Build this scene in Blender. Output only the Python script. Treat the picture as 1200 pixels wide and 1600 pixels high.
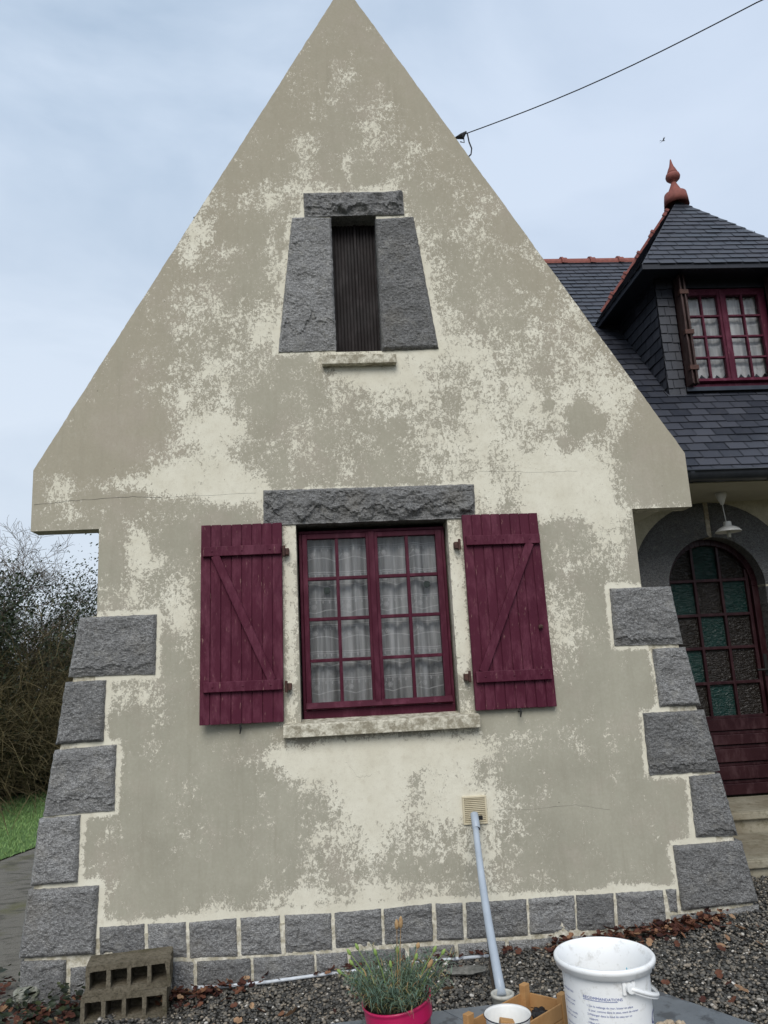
import bpy, bmesh, math, random
import numpy as np
from mathutils import Vector, Matrix, noise
R_ = math.radians
random.seed(7); rng = np.random.default_rng(7)
scene = bpy.context.scene
for o in list(bpy.data.objects): bpy.data.objects.remove(o)
C = scene.collection

# ------------------------------------------------------------------ camera
CAM = Vector((0, -4.6, 1.62))
def cam_rows(yaw, pitch, roll):
    cy, sy, cp, sp, cr, sr = math.cos(yaw), math.sin(yaw), math.cos(pitch), math.sin(pitch), math.cos(roll), math.sin(roll)
    fwd = Vector((sy*cp, cy*cp, sp)); right = Vector((cy, -sy, 0)); up = right.cross(fwd)
    return cr*right+sr*up, -sr*right+cr*up, fwd
CR, CU, CF = cam_rows(R_(4.06), R_(11.685), R_(-2.946))
cd = bpy.data.cameras.new('camera'); cam = bpy.data.objects.new('camera', cd); C.objects.link(cam)
cam.matrix_world = Matrix(((CR.x, CU.x, -CF.x, CAM.x), (CR.y, CU.y, -CF.y, CAM.y), (CR.z, CU.z, -CF.z, CAM.z), (0, 0, 0, 1)))
cd.sensor_fit = 'VERTICAL'; cd.sensor_height = 24; cd.lens = 24*1200/1600
cd.clip_start = .05; cd.clip_end = 2000
scene.camera = cam
scene.view_settings.view_transform = 'Standard'; scene.view_settings.look = 'None'
scene.view_settings.exposure = .35; scene.view_settings.gamma = 1

# ------------------------------------------------------------------ world and sun
SUN_EL, SUN_AZ = R_(42), R_(188)          # azimuth clockwise from +Y: behind the camera, a little to its left
w = bpy.data.worlds.new('World'); scene.world = w; w.use_nodes = True
nt = w.node_tree; nt.nodes.clear()
def N(nt, t, **k):
    n = nt.nodes.new(t)
    for a, v in k.items():
        if a.startswith('i_'): n.inputs[a[2:].replace('_', ' ')].default_value = v
        else: setattr(n, a, v)
    return n
out = N(nt, 'ShaderNodeOutputWorld'); bg = N(nt, 'ShaderNodeBackground'); bg.inputs[1].default_value = .1
sky = N(nt, 'ShaderNodeTexSky', sky_type='NISHITA', sun_disc=False, sun_elevation=SUN_EL, sun_rotation=SUN_AZ, dust_density=2.0)
tc = N(nt, 'ShaderNodeTexCoord')
mp = N(nt, 'ShaderNodeMapping'); mp.inputs['Scale'].default_value = (1.1, 1.1, 2.2); mp.inputs['Location'].default_value = (.35, .2, .1)
nz = N(nt, 'ShaderNodeTexNoise', i_Scale=2.0, i_Detail=6.0, i_Roughness=.52, i_Distortion=.35)
cr = N(nt, 'ShaderNodeValToRGB')
cr.color_ramp.elements[0].position = .40; cr.color_ramp.elements[0].color = (3.6, 4.6, 5.9, 1)
cr.color_ramp.elements[1].position = .60; cr.color_ramp.elements[1].color = (5.5, 6.4, 7.6, 1)
sx = N(nt, 'ShaderNodeSeparateXYZ')
mr = N(nt, 'ShaderNodeMapRange'); mr.inputs[1].default_value = 0; mr.inputs[2].default_value = .6; mr.inputs[3].default_value = .9; mr.inputs[4].default_value = 0
hz = N(nt, 'ShaderNodeMix', data_type='RGBA'); hz.inputs[7].default_value = (6.6, 7.1, 7.7, 1)
mx = N(nt, 'ShaderNodeMix', data_type='RGBA'); mx.inputs[0].default_value = .9
L = nt.links.new
L(tc.outputs['Generated'], mp.inputs[0]); L(mp.outputs[0], nz.inputs[0]); L(nz.outputs[0], cr.inputs[0])
L(tc.outputs['Generated'], sx.inputs[0]); L(sx.outputs[2], mr.inputs[0]); L(mr.outputs[0], hz.inputs[0]); L(cr.outputs[0], hz.inputs[6])
mr2 = N(nt, 'ShaderNodeMapRange'); mr2.inputs[1].default_value = -.15; mr2.inputs[2].default_value = .40; mr2.inputs[3].default_value = 0; mr2.inputs[4].default_value = .62
hx = N(nt, 'ShaderNodeMix', data_type='RGBA'); hx.inputs[7].default_value = (5.8, 6.6, 7.9, 1)
L(sx.outputs[0], mr2.inputs[0]); L(mr2.outputs[0], hx.inputs[0]); L(hz.outputs[2], hx.inputs[6])
L(sky.outputs[0], mx.inputs[6]); L(hx.outputs[2], mx.inputs[7]); L(mx.outputs[2], bg.inputs[0]); L(bg.outputs[0], out.inputs[0])
sl = bpy.data.lights.new('sun', 'SUN'); sl.energy = 2.0; sl.angle = R_(35); sl.color = (1, .96, .9)
so = bpy.data.objects.new('sun', sl); C.objects.link(so); so.location = (-3, -10, 12)
sd = Vector((math.sin(SUN_AZ)*math.cos(SUN_EL), math.cos(SUN_AZ)*math.cos(SUN_EL), math.sin(SUN_EL)))
so.rotation_euler = sd.to_track_quat('Z', 'Y').to_euler()

# ------------------------------------------------------------------ pixel measurements of the photograph -> points on world planes
def ray(px, py):
    return CR*((px-600)/1200) - CU*((py-800)/1200) + CF
def fy(px, py, y=0.0):                    # point of the vertical plane at depth y
    d = ray(px, py); t = (y-CAM.y)/d.y; return CAM+d*t
def fz(px, py, z=0.0):
    d = ray(px, py); t = (z-CAM.z)/d.z; return CAM+d*t

# ------------------------------------------------------------------ helpers
class MB:
    def __init__(s): s.v = []; s.f = []; s.m = []; s.cm = 0; s.smooth = False
    def face(s, pts):
        b = len(s.v); s.v += [tuple(p) for p in pts]; s.f.append(tuple(range(b, b+len(pts)))); s.m.append(s.cm)
    def box(s, a, b, rot=None, ctr=None):
        x0, y0, z0 = a; x1, y1, z1 = b
        P = [(x0,y0,z0),(x1,y0,z0),(x1,y1,z0),(x0,y1,z0),(x0,y0,z1),(x1,y0,z1),(x1,y1,z1),(x0,y1,z1)]
        if rot is not None:
            c = Vector(ctr) if ctr is not None else Vector(((x0+x1)/2, (y0+y1)/2, (z0+z1)/2))
            P = [tuple(rot @ (Vector(p)-c)+c) for p in P]
        k = len(s.v); s.v += P
        for f in ((0,3,2,1),(4,5,6,7),(0,1,5,4),(1,2,6,5),(2,3,7,6),(3,0,4,7)):
            s.f.append(tuple(k+i for i in f)); s.m.append(s.cm)
    def prism(s, pts, y0, y1):            # polygon in x,z extruded along y
        n = len(pts); k = len(s.v)
        s.v += [(p[0], y0, p[1]) for p in pts]+[(p[0], y1, p[1]) for p in pts]
        s.f.append(tuple(range(k, k+n))); s.f.append(tuple(range(k+2*n-1, k+n-1, -1))); s.m += [s.cm]*2
        for i in range(n):
            j = (i+1) % n; s.f.append((k+i, k+n+i, k+n+j, k+j)); s.m.append(s.cm)
    def tube(s, pts, r, n=8, caps=True):
        pts = [Vector(p) for p in pts]; k = len(s.v); m = len(pts)
        rs = r if hasattr(r, '__len__') else [r]*m
        ref = Vector((0, 0, 1))
        for i, p in enumerate(pts):
            t = (pts[min(i+1, m-1)]-pts[max(i-1, 0)]).normalized()
            if abs(t.dot(ref)) > .95: ref = Vector((1, 0, 0)) if abs(t.x) < .9 else Vector((0, 1, 0))
            u = t.cross(ref).normalized(); v = t.cross(u).normalized(); 
            for a in range(n):
                an = 2*math.pi*a/n; s.v.append(tuple(p+(u*math.cos(an)+v*math.sin(an))*rs[i]))
        for i in range(m-1):
            for a in range(n):
                b = (a+1) % n
                s.f.append((k+i*n+a, k+i*n+b, k+(i+1)*n+b, k+(i+1)*n+a)); s.m.append(s.cm)
        if caps:
            s.f.append(tuple(k+a for a in range(n-1, -1, -1))); s.f.append(tuple(k+(m-1)*n+a for a in range(n))); s.m += [s.cm]*2
    def lathe(s, prof, c, n=24, M=None):
        k = len(s.v); m = len(prof); c = Vector(c)
        for r, z in prof:
            for a in range(n):
                an = 2*math.pi*a/n; p = Vector((r*math.cos(an), r*math.sin(an), z))
                if M is not None: p = M @ p
                s.v.append(tuple(p+c))
        for i in range(m-1):
            for a in range(n):
                b = (a+1) % n
                s.f.append((k+i*n+a, k+i*n+b, k+(i+1)*n+b, k+(i+1)*n+a)); s.m.append(s.cm)
    def quadstrip(s, A, B):
        k = len(s.v); n = len(A); s.v += [tuple(p) for p in A]+[tuple(p) for p in B]
        for i in range(n-1): s.f.append((k+i, k+i+1, k+n+i+1, k+n+i)); s.m.append(s.cm)
def root_of(o):
    while o.parent: o = o.parent
    return o
def obj(name, mb, mats, parent=None, loc=None, smooth=False, bevel=0, attrs=None):
    if not isinstance(mats, (list, tuple)): mats = [mats]
    org = Vector(root_of(parent).location) if parent else Vector(loc or (0, 0, 0))
    me = bpy.data.meshes.new(name)
    V = np.array(mb.v, dtype=float) - np.array(org)
    me.from_pydata(V.tolist(), [], mb.f)
    for m in mats: me.materials.append(m)
    if any(mb.m): me.polygons.foreach_set('material_index', mb.m)
    if smooth: me.polygons.foreach_set('use_smooth', [True]*len(me.polygons))
    if attrs:
        for an, vals in attrs.items():
            at = me.attributes.new(an, 'FLOAT', 'POINT'); at.data.foreach_set('value', vals)
    me.update()
    o = bpy.data.objects.new(name, me); C.objects.link(o)
    if parent: o.parent = parent
    else: o.location = org
    if bevel:
        b = o.modifiers.new('bevel', 'BEVEL'); b.width = bevel; b.segments = 2; b.limit_method = 'ANGLE'; b.angle_limit = R_(35)
    return o
def tag(o, label=None, cat=None, group=None, kind=None):
    if label: o['label'] = label
    if cat: o['category'] = cat
    if group: o['group'] = group
    if kind: o['kind'] = kind
    return o
def thing(name, label, cat, loc, group=None):
    o = bpy.data.objects.new(name, None); C.objects.link(o); o.location = loc; o.empty_display_size = .1
    return tag(o, label, cat, group)

# ------------------------------------------------------------------ materials
class G:
    def __init__(s, name, rough=.8, spec=.3):
        s.m = bpy.data.materials.new(name); s.m.use_nodes = True; s.t = s.m.node_tree
        s.b = s.t.nodes['Principled BSDF']; s.b.inputs['Roughness'].default_value = rough
        s.b.inputs['Specular IOR Level'].default_value = spec
        s.tc = N(s.t, 'ShaderNodeTexCoord'); s.co = s.tc.outputs['Object']
    def link(s, a, b): s.t.links.new(a, b)
    def mapping(s, sc, rot=(0, 0, 0), loc=(0, 0, 0)):
        m = N(s.t, 'ShaderNodeMapping'); m.inputs['Scale'].default_value = sc; m.inputs['Rotation'].default_value = rot; m.inputs['Location'].default_value = loc
        s.link(s.co, m.inputs[0]); return m.outputs[0]
    def noise(s, sc, det=4, ro=.55, co=None, dist=0):
        n = N(s.t, 'ShaderNodeTexNoise', i_Scale=sc, i_Detail=det, i_Roughness=ro, i_Distortion=dist); s.link(co or s.co, n.inputs[0]); return n.outputs[0]
    def vor(s, sc, feat='F1', co=None, o='Distance'):
        n = N(s.t, 'ShaderNodeTexVoronoi', feature=feat, i_Scale=sc); s.link(co or s.co, n.inputs[0]); return n.outputs[o]
    def attr(s, name):
        n = N(s.t, 'ShaderNodeAttribute', attribute_name=name); return n.outputs['Fac']
    def rng(s, v, a, b, c=0, d=1, smooth=False):
        n = N(s.t, 'ShaderNodeMapRange'); 
        if smooth: n.interpolation_type = 'SMOOTHSTEP'
        for i, q in enumerate((a, b, c, d)): n.inputs[i+1].default_value = q
        s.link(v, n.inputs[0]); return n.outputs[0]
    def math(s, op, a, b=None, c=None):
        n = N(s.t, 'ShaderNodeMath', operation=op)
        for i, q in enumerate((a, b, c)):
            if q is None: continue
            if isinstance(q, (int, float)): n.inputs[i].default_value = q
            else: s.link(q, n.inputs[i])
        return n.outputs[0]
    def mix(s, f, a, b, mode='MIX'):
        n = N(s.t, 'ShaderNodeMix', data_type='RGBA', blend_type=mode)
        for i, q in ((0, f), (6, a), (7, b)):
            if isinstance(q, (int, float)): n.inputs[i].default_value = q
            elif isinstance(q, tuple): n.inputs[i].default_value = (*q, 1) if len(q) == 3 else q
            else: s.link(q, n.inputs[i])
        return n.outputs[2]
    def color(s, c):
        if isinstance(c, tuple): s.b.inputs['Base Color'].default_value = (*c, 1)
        else: s.link(c, s.b.inputs['Base Color'])
        return s
    def rough(s, r): s.link(r, s.b.inputs['Roughness']); return s
    def bump(s, h, st=.5, dist=.01):
        n = N(s.t, 'ShaderNodeBump'); n.inputs['Strength'].default_value = st; n.inputs['Distance'].default_value = dist
        s.link(h, n.inputs['Height']); s.link(n.outputs[0], s.b.inputs['Normal']); return s

def m_render():
    g = G('weathered_render', .9, .2)
    a = g.attr('wear'); wm = g.attr('warm')
    n1 = g.noise(3.6, 6, .66, g.mapping((1.15, 1, .85))); n5 = g.noise(13, 5, .7, g.mapping((1, 1, 1), loc=(3, 3, 8))); n2 = g.noise(48, 6, .74, g.mapping((1, 1, .8)), .4); n3 = g.noise(115, 4, .7)
    v = g.math('ADD', a, g.math('MULTIPLY', g.math('SUBTRACT', n1, .5), 1.7))
    v = g.math('ADD', v, g.math('MULTIPLY', g.math('SUBTRACT', n5, .5), 1.1))
    v = g.math('ADD', v, g.math('MULTIPLY', g.math('SUBTRACT', n2, .5), 1.9))
    v = g.math('ADD', v, g.math('MULTIPLY', g.math('SUBTRACT', n3, .5), 1.2))
    peel = g.rng(v, .50, .56)
    g1 = g.noise(2.2, 5, .6); g2 = g.noise(60, 4, .6)
    top = g.mix(g.rng(g1, .35, .65), (.310, .296, .236), (.375, .360, .290))
    top = g.mix(g.math('MULTIPLY', wm, .75), top, (.345, .308, .236))
    pk = g.noise(3.1, 4, .6, g.mapping((1, 1, 1), loc=(5, 3, 1)))
    top = g.mix(g.rng(pk, .52, .70, 0, .35), top, (.40, .345, .295))
    st = g.noise(5, 4, .6, g.mapping((3.0, 1, .45)))
    top = g.mix(g.rng(st, .55, .8, 0, .35), top, (.24, .215, .165))
    top = g.mix(g.rng(g2, .3, .7, 0, .28), top, (.24, .22, .17))
    # thin half-worn fringe, then the bare cream coat
    cream = g.mix(g.rng(g.noise(4, 4), .35, .7), (.61, .58, .475), (.69, .665, .56))
    cream = g.mix(g.rng(g.noise(28, 4, .7), .52, .72, 0, .5), cream, (.48, .435, .34))
    cream = g.mix(g.rng(g.noise(13, 6, .7, g.mapping((1, 1, 1), loc=(2, 7, 3))), .48, .66, 0, .32), cream, (.50, .465, .375))
    cream = g.mix(g.rng(g.noise(170, 3, .7), .52, .66, 0, .3), cream, (.44, .41, .33))
    top = g.mix(g.rng(g.noise(20, 6, .75, g.mapping((1, 1, .6), loc=(9, 2, 4))), .52, .68, 0, .20), top, (.48, .455, .38))
    stk = g.noise(11, 5, .65, g.mapping((2.6, 1, .14))); top = g.mix(g.rng(stk, .54, .72, 0, .30), top, (.25, .235, .18))
    fr = g.rng(v, .32, .54, 0, .34)
    top = g.mix(fr, top, (.52, .46, .39))
    c = g.mix(peel, top, cream)
    dots = g.rng(g.vor(5.5), .012, .022, 1, 0)
    c = g.mix(g.math('MULTIPLY', dots, .8), c, (.05, .045, .035))
    g.color(c)
    h = g.math('ADD', g.math('MULTIPLY', peel, -.5), g.math('MULTIPLY', n3, .5))
    h = g.math('ADD', h, g.math('MULTIPLY', g.noise(260, 2), .25))
    g.bump(h, .6, .004)
    return g.m
def m_granite(name, k=1.0, tint=(1, 1, 1)):
    g = G(name, .75, .35)
    n = g.noise(95, 5, .75, g.mapping((1, 1, 1.5), rot=(0, .5, 0))); n2 = g.noise(260, 2, .6); n3 = g.noise(6, 4)
    d = tuple(.062*k*t for t in tint); l = tuple(.20*k*t for t in tint)
    c = g.mix(g.rng(n, .38, .62), d, l)
    n4 = g.noise(38, 4, .7, g.mapping((1, 1, 1.8), rot=(0, .4, 0))); c = g.mix(g.rng(n4, .50, .40, 0, .6), c, tuple(.045*k*t for t in tint))
    c = g.mix(g.rng(n2, .60, .70, 0, .7), c, tuple(.42*k*t for t in tint))
    c = g.mix(g.rng(n2, .42, .32, 0, .6), c, (.025, .027, .03))
    c = g.mix(g.rng(n3, .35, .7, 0, .45), c, tuple(.075*k*t for t in tint))
    c = g.mix(g.rng(g.noise(3.3, 5, .6), .58, .75, 0, .3), c, (.20, .175, .13))
    oi = N(g.t, 'ShaderNodeObjectInfo'); hv = N(g.t, 'ShaderNodeHueSaturation'); g.link(g.rng(oi.outputs['Random'], 0, 1, .82, 1.32), hv.inputs['Value']); g.link(c, hv.inputs['Color']); c = hv.outputs[0]
    c = g.mix(g.rng(g.noise(14, 5, .65), .56, .68, 0, .35), c, (.33, .32, .29))
    g.color(c); g.bump(g.math('ADD', n, g.math('MULTIPLY', n4, 2.2)), .8, .012)
    return g.m
def m_mortar(name='mortar', a=(.50, .46, .37), b=(.30, .26, .19)):
    g = G(name, .95, .1); n = g.noise(22, 6, .7); n2 = g.noise(90, 3)
    c = g.mix(g.rng(n, .42, .6), b, a); c = g.mix(g.rng(n2, .5, .8, 0, .4), c, (.14, .12, .09))
    g.color(c); g.bump(n2, .7, .006); return g.m
def m_paint(name, base, light, scuff=.62, rough=.5, chip=(.33, .2, .17)):
    g = G(name, rough, .18)
    n = g.noise(3, 4); s = g.noise(30, 6, .7, g.mapping((3, 3, .5)))
    c = g.mix(g.rng(n, .35, .7), base, light)
    c = g.mix(g.rng(s, scuff, scuff+.1, 0, .75), c, chip)
    c = g.mix(g.rng(g.noise(9, 6, .7, g.mapping((2, 2, .6))), .48, .66, 0, .6), c, tuple(min(1, x*1.6+.02) for x in light))
    g.color(c); g.rough(g.rng(n, .3, .7, rough-.1, rough+.12)); g.bump(g.noise(70, 3, .6, g.mapping((2, 2, .25))), .35, .003); return g.m
def m_flat(name, c, rough=.6, c2=None, sc=12, spec=.3, metal=0, b=.15, bs=60):
    g = G(name, rough, spec); c2 = c2 or tuple(x*.75 for x in c)
    g.color(g.mix(g.rng(g.noise(sc, 4, .6), .35, .68), c, c2)); g.b.inputs['Metallic'].default_value = metal
    if b: g.bump(g.noise(bs, 3), b, .004)
    return g.m
def m_slate(name, k=1):
    g = G(name, .42, .45)
    r = g.attr('tone')
    c = g.mix(r, (.022*k, .025*k, .034*k), (.040*k, .043*k, .056*k))
    c = g.mix(g.rng(g.noise(9, 5, .6), .5, .75, 0, .4), c, (.055*k, .055*k, .06*k))
    g.color(c); g.rough(g.rng(r, 0, 1, .36, .58)); g.bump(g.noise(35, 4, .6), .3, .004); return g.m
def m_glass(name, tint=(1, 1, 1), trans=.93):
    m = bpy.data.materials.new(name); m.use_nodes = True; t = m.node_tree; t.nodes.clear()
    o = N(t, 'ShaderNodeOutputMaterial'); gl = N(t, 'ShaderNodeBsdfGlossy'); gl.inputs['Roughness'].default_value = .03
    tr = N(t, 'ShaderNodeBsdfTransparent'); tr.inputs[0].default_value = (*[x*trans for x in tint], 1)
    fr = N(t, 'ShaderNodeFresnel'); fr.inputs[0].default_value = 1.5; mx = N(t, 'ShaderNodeMixShader')
    bp = N(t, 'ShaderNodeBump'); bp.inputs['Strength'].default_value = .08; bp.inputs['Distance'].default_value = .01
    n = N(t, 'ShaderNodeTexNoise', i_Scale=9.0); t.links.new(n.outputs[0], bp.inputs['Height']); t.links.new(bp.outputs[0], gl.inputs['Normal'])
    t.links.new(fr.outputs[0], mx.inputs[0]); t.links.new(tr.outputs[0], mx.inputs[1]); t.links.new(gl.outputs[0], mx.inputs[2]); t.links.new(mx.outputs[0], o.inputs[0])
    return m
def m_lace(name, dens=.42, c=(.90, .91, .91)):
    m = bpy.data.materials.new(name); m.use_nodes = True; t = m.node_tree; t.nodes.clear()
    o = N(t, 'ShaderNodeOutputMaterial'); df = N(t, 'ShaderNodeBsdfDiffuse'); df.inputs[0].default_value = (*c, 1)
    tl = N(t, 'ShaderNodeBsdfTranslucent'); tl.inputs[0].default_value = (*c, 1)
    a = N(t, 'ShaderNodeAddShader'); m0 = N(t, 'ShaderNodeMixShader'); m0.inputs[0].default_value = .25
    tr = N(t, 'ShaderNodeBsdfTransparent'); mx = N(t, 'ShaderNodeMixShader')
    tcn = N(t, 'ShaderNodeTexCoord'); n = N(t, 'ShaderNodeTexNoise', i_Scale=14.0, i_Detail=3.0); mp = N(t, 'ShaderNodeMapping'); mp.inputs['Scale'].default_value = (1.6, 1, .12)
    t.links.new(tcn.outputs['Object'], mp.inputs[0]); t.links.new(mp.outputs[0], n.inputs[0])
    r = N(t, 'ShaderNodeMapRange'); r.inputs[1].default_value = .3; r.inputs[2].default_value = .7; r.inputs[3].default_value = dens-.28; r.inputs[4].default_value = min(1, dens+.30)
    t.links.new(n.outputs[0], r.inputs[0]); t.links.new(r.outputs[0], mx.inputs[0])
    t.links.new(df.outputs[0], m0.inputs[1]); t.links.new(tl.outputs[0], m0.inputs[2]); t.links.new(tr.outputs[0], mx.inputs[1]); t.links.new(m0.outputs[0], mx.inputs[2]); t.links.new(mx.outputs[0], o.inputs[0])
    return m
def m_tone(name, stops, rough=.8, spec=.25, nsc=0, b=0):
    g = G(name, rough, spec); r = N(g.t, 'ShaderNodeValToRGB'); g.link(g.attr('tone'), r.inputs[0])
    els = r.color_ramp.elements
    for i, (p, c) in enumerate(stops):
        e = els[i] if i < 2 else els.new(p)
        e.position = p; e.color = (*c, 1)
    col = r.outputs[0]
    if nsc: col = g.mix(g.rng(g.noise(nsc, 3), .4, .7, 0, .4), col, tuple(x*.5 for x in stops[0][1]))
    g.color(col)
    if b: g.bump(g.noise(nsc or 50, 3), b, .004)
    return g.m

M = {}
M['render'] = m_render()
M['granite'] = m_granite('grey_granite', 1.62, (1.01, 1.005, .99))
M['granite_dark'] = m_granite('dark_granite', 1.15, (1, 1.02, 1.04))
M['mortar'] = m_mortar()
M['mortar_light'] = m_mortar('mortar_light', (.64, .61, .52), (.36, .33, .25))
M['cream'] = m_mortar('cream_wall', (.52, .49, .38), (.44, .41, .31))
M['sill'] = m_mortar('sill_concrete', (.60, .57, .47), (.27, .245, .185))
M['red'] = m_paint('burgundy_paint', (.056, .0056, .018), (.074, .012, .027), .62, .62)
M['red_dk'] = m_paint('burgundy_frame', (.047, .0042, .014), (.062, .007, .020), .70, .55)
M['brown'] = m_paint('weathered_brown', (.032, .017, .016), (.050, .030, .027), .58, .6, (.13, .11, .10))
M['louver'] = m_paint('dark_brown_boards', (.006, .004, .004), (.012, .008, .008), .70, .6, (.22, .21, .19))
M['door'] = m_paint('door_brown', (.018, .005, .007), (.028, .008, .010), .70, .35, (.10, .05, .045))
M['rust'] = m_flat('rusty_iron', (.09, .045, .035), .7, (.045, .025, .022), 60, metal=.3)
M['iron'] = m_flat('dark_iron', (.03, .03, .03), .5, metal=.5)
M['slate'] = m_slate('slate'); M['slate_dk'] = m_slate('slate_wall', .8)
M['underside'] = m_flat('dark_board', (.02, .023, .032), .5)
M['zinc'] = m_flat('dark_zinc', (.035, .04, .05), .3, (.05, .055, .065), 8, .5, .6, 0)
M['clay'] = m_flat('clay', (.235, .078, .062), .75, (.16, .055, .045), 25, b=.3)
M['soffit'] = m_flat('soffit', (.42, .40, .33), .8, (.36, .34, .28), 4)
M['glass'] = m_glass('window_glass')
M['lace'] = m_lace('lace_curtain', .54); M['lace2'] = m_lace('lace_thread', .97, (.9, .9, .9)); M['voile'] = m_lace('voile', .75)
M['dark'] = m_flat('dark_room', (.09, .09, .092), .9)
M['white'] = m_flat('white_enamel', (.72, .72, .70), .3, (.62, .62, .60), 10, .5)

# ------------------------------------------------------------------ ground
def gz(x, y):
    a = np.interp(x, [-2.4, -1.4, -.83, .03, 1.17, 1.9, 2.4, 4], [-.02, .0, -.03, .050, .075, .13, .19, .2])
    k = np.clip((np.asarray(y)+9)/4, 0, 1)*np.clip((12-np.asarray(y))/6, 0, 1)
    return a*k
# base sheet, gravel bed, driveway, lawn
def sheet(name, xs, ys, off, mat, kind='structure', label=None, cat=None, keep=None):
    mb = MB(); nx, ny = len(xs), len(ys)
    for y in ys:
        for x in xs: mb.v.append((x, y, float(gz(x, y))+off))
    for j in range(ny-1):
        for i in range(nx-1):
            if keep and not keep((xs[i]+xs[i+1])/2, (ys[j]+ys[j+1])/2): continue
            mb.f.append((j*nx+i, j*nx+i+1, (j+1)*nx+i+1, (j+1)*nx+i)); mb.m.append(0)
    return tag(obj(name, mb, mat), label, cat, kind=kind)
g = G('earth', .95, .1); c = g.mix(g.rng(g.noise(1.2, 6, .6), .4, .65), (.05, .055, .02), (.07, .05, .03))
c = g.mix(g.rng(g.noise(30, 5, .6), .4, .7, 0, .6), c, (.025, .022, .016)); g.color(c); g.bump(g.noise(40, 5, .7), .8, .02); M['earth'] = g.m
g = G('asphalt', .85, .3); n = g.noise(160, 3, .7); c = g.mix(g.rng(n, .35, .7), (.09, .085, .075), (.25, .235, .20))
c = g.mix(g.rng(g.noise(1.7, 6, .62), .56, .68, 0, .7), c, (.10, .10, .035)); c = g.mix(g.rng(g.noise(4, 6, .7, g.mapping((1, 3, 1))), .50, .62, 0, .75), c, (.055, .052, .042))
g.color(c); g.bump(n, .6, .01); M['asphalt'] = g.m
g = G('lawn', .9, .15); c = g.mix(g.rng(g.noise(5, 6, .65), .35, .65), (.12, .21, .07), (.17, .28, .10)); c = g.mix(g.rng(g.noise(120, 3), .4, .7, 0, .5), c, (.06, .12, .035))
g.color(c); g.bump(g.noise(90, 4), 1, .03); M['lawn'] = g.m
xs = sorted(set([-300, -120, -50, -25, -14, -8, -5]+[round(-4+.25*i, 3) for i in range(33)]+[5, 8, 14, 25, 50, 120, 300]))
ys = sorted(set([-300, -100, -40, -20, -12, -9]+[-8+.5*i for i in range(41)]+[14, 18, 30, 60, 150, 400]))
sheet('ground', xs, ys, -.02, M['earth'])
def slanted(name, x_of0, x_of1, ys, off, mat, n=10):
    mb = MB()
    for y in ys:
        for i in range(n+1):
            x = x_of0(y)+(x_of1(y)-x_of0(y))*i/n; mb.v.append((x, y, float(gz(x, y))+off))
    for j in range(len(ys)-1):
        for i in range(n): mb.f.append((j*(n+1)+i, j*(n+1)+i+1, (j+1)*(n+1)+i+1, (j+1)*(n+1)+i)); mb.m.append(0)
    return tag(obj(name, mb, mat), kind='structure')
DX = .27
xb = lambda y: -3.374+DX*(y-3.72)       # driveway / lawn edge
xt = lambda y: -5.016+DX*(y-7.68)       # lawn / thicket edge
yy = [-9+.5*i for i in range(52)]
slanted('driveway', xb, lambda y: -1.9 if y < 0 else -1.45, yy, 0, M['asphalt'], 12)
slanted('lawn', lambda y: xt(y)-1.0, lambda y: xb(y)-.003, yy, .012, M['lawn'], 16)

# ------------------------------------------------------------------ the house
house = thing('stone_house', 'cream rendered house with steep gable, granite quoins and slate roof', 'house', (0, 0, 0))
WX0, WX1 = -1.381, 1.883
EL, ER = (-1.778, 2.91), (2.27, 2.885)          # eaves corners
GB = 2.535                                       # underside of the gable wings
AP = (.23, 6.435)
# openings
W0x, W1x, W0z, W1z = -.214, .712, 1.335, 2.522
U0x, U1x, U0z, U1z = fy(520, 550).x, fy(594, 400).x, 3.628, 4.60
U0x, U1x = .070, .372
# stones, measured on the photograph (top-left, top-right, bottom-right, bottom-left)
QL = [((125,965),(245,960),(243,1053),(107,1058)), ((103,1066),(166,1062),(162,1158),(88,1163)), ((86,1172),(182,1163),(179,1266),(68,1275)),
      ((62,1279),(126,1273),(122,1378),(48,1384)), ((45,1390),(155,1383),(149,1490),(30,1497))]
QR = [((952,920),(1047,916),(1066,1006),(960,1009)), ((1019,1014),(1070,1011),(1094,1102),(1030,1104)), ((1004,1114),(1099,1109),(1124,1204),(1014,1211)),
      ((1076,1213),(1124,1208),(1152,1305),(1087,1308)), ((1051,1321),(1157,1313),(1184,1409),(1065,1422))]
P1 = [(157,224,1450,1445,1493,1494),(232,289,1445,1442,1494,1495),(297,368,1442,1436,1496,1493),(377,436,1435,1432,1492,1489),(446,516,1431,1428,1488,1484),
      (524,594,1427,1421,1481,1476),(601,673,1421,1413,1475,1469),(682,721,1413,1412,1468,1467),(729,821,1411,1406,1466,1461),(827,896,1405,1400,1459,1456),
      (901,957,1400,1397,1454,1452),(963,1034,1396,1392,1451,1447)]
P2 = [(34,102),(110,262),(270,302),(309,391),(397,490),(495,542),(548,632),(640,709),(716,788),(795,874),(879,984)]
def P(p, y=0): q = fy(p[0], p[1], y); return (q.x, q.z)
def grow(poly, d=.004): (a, b, c, e) = poly; return [(a[0]-d, a[1]+d), (b[0]+d, b[1]+d), (c[0]+d, c[1]-d), (e[0]-d, e[1]-d)]
stones = []
for q in QL: stones.append(('quoin', [P(p) for p in q], 1))
for q in QR: stones.append(('quoin', [P(p) for p in q], 1))
for a, b, t0, t1, b0, b1 in P1: stones.append(('plinth_stone', [P((a, t0)), P((b, t1)), P((b+3, b1)), P((a+1, b0))], 0))
stones[-1] = ('plinth_stone', [P((963,1396)), P((1034,1392)), P((1041,1446)), P((966,1451))], 0)
stones.append(('plinth_stone', [P((1041,1391)), P((1055,1390)), P((1057,1424)), P((1047,1426))], 0))
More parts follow.
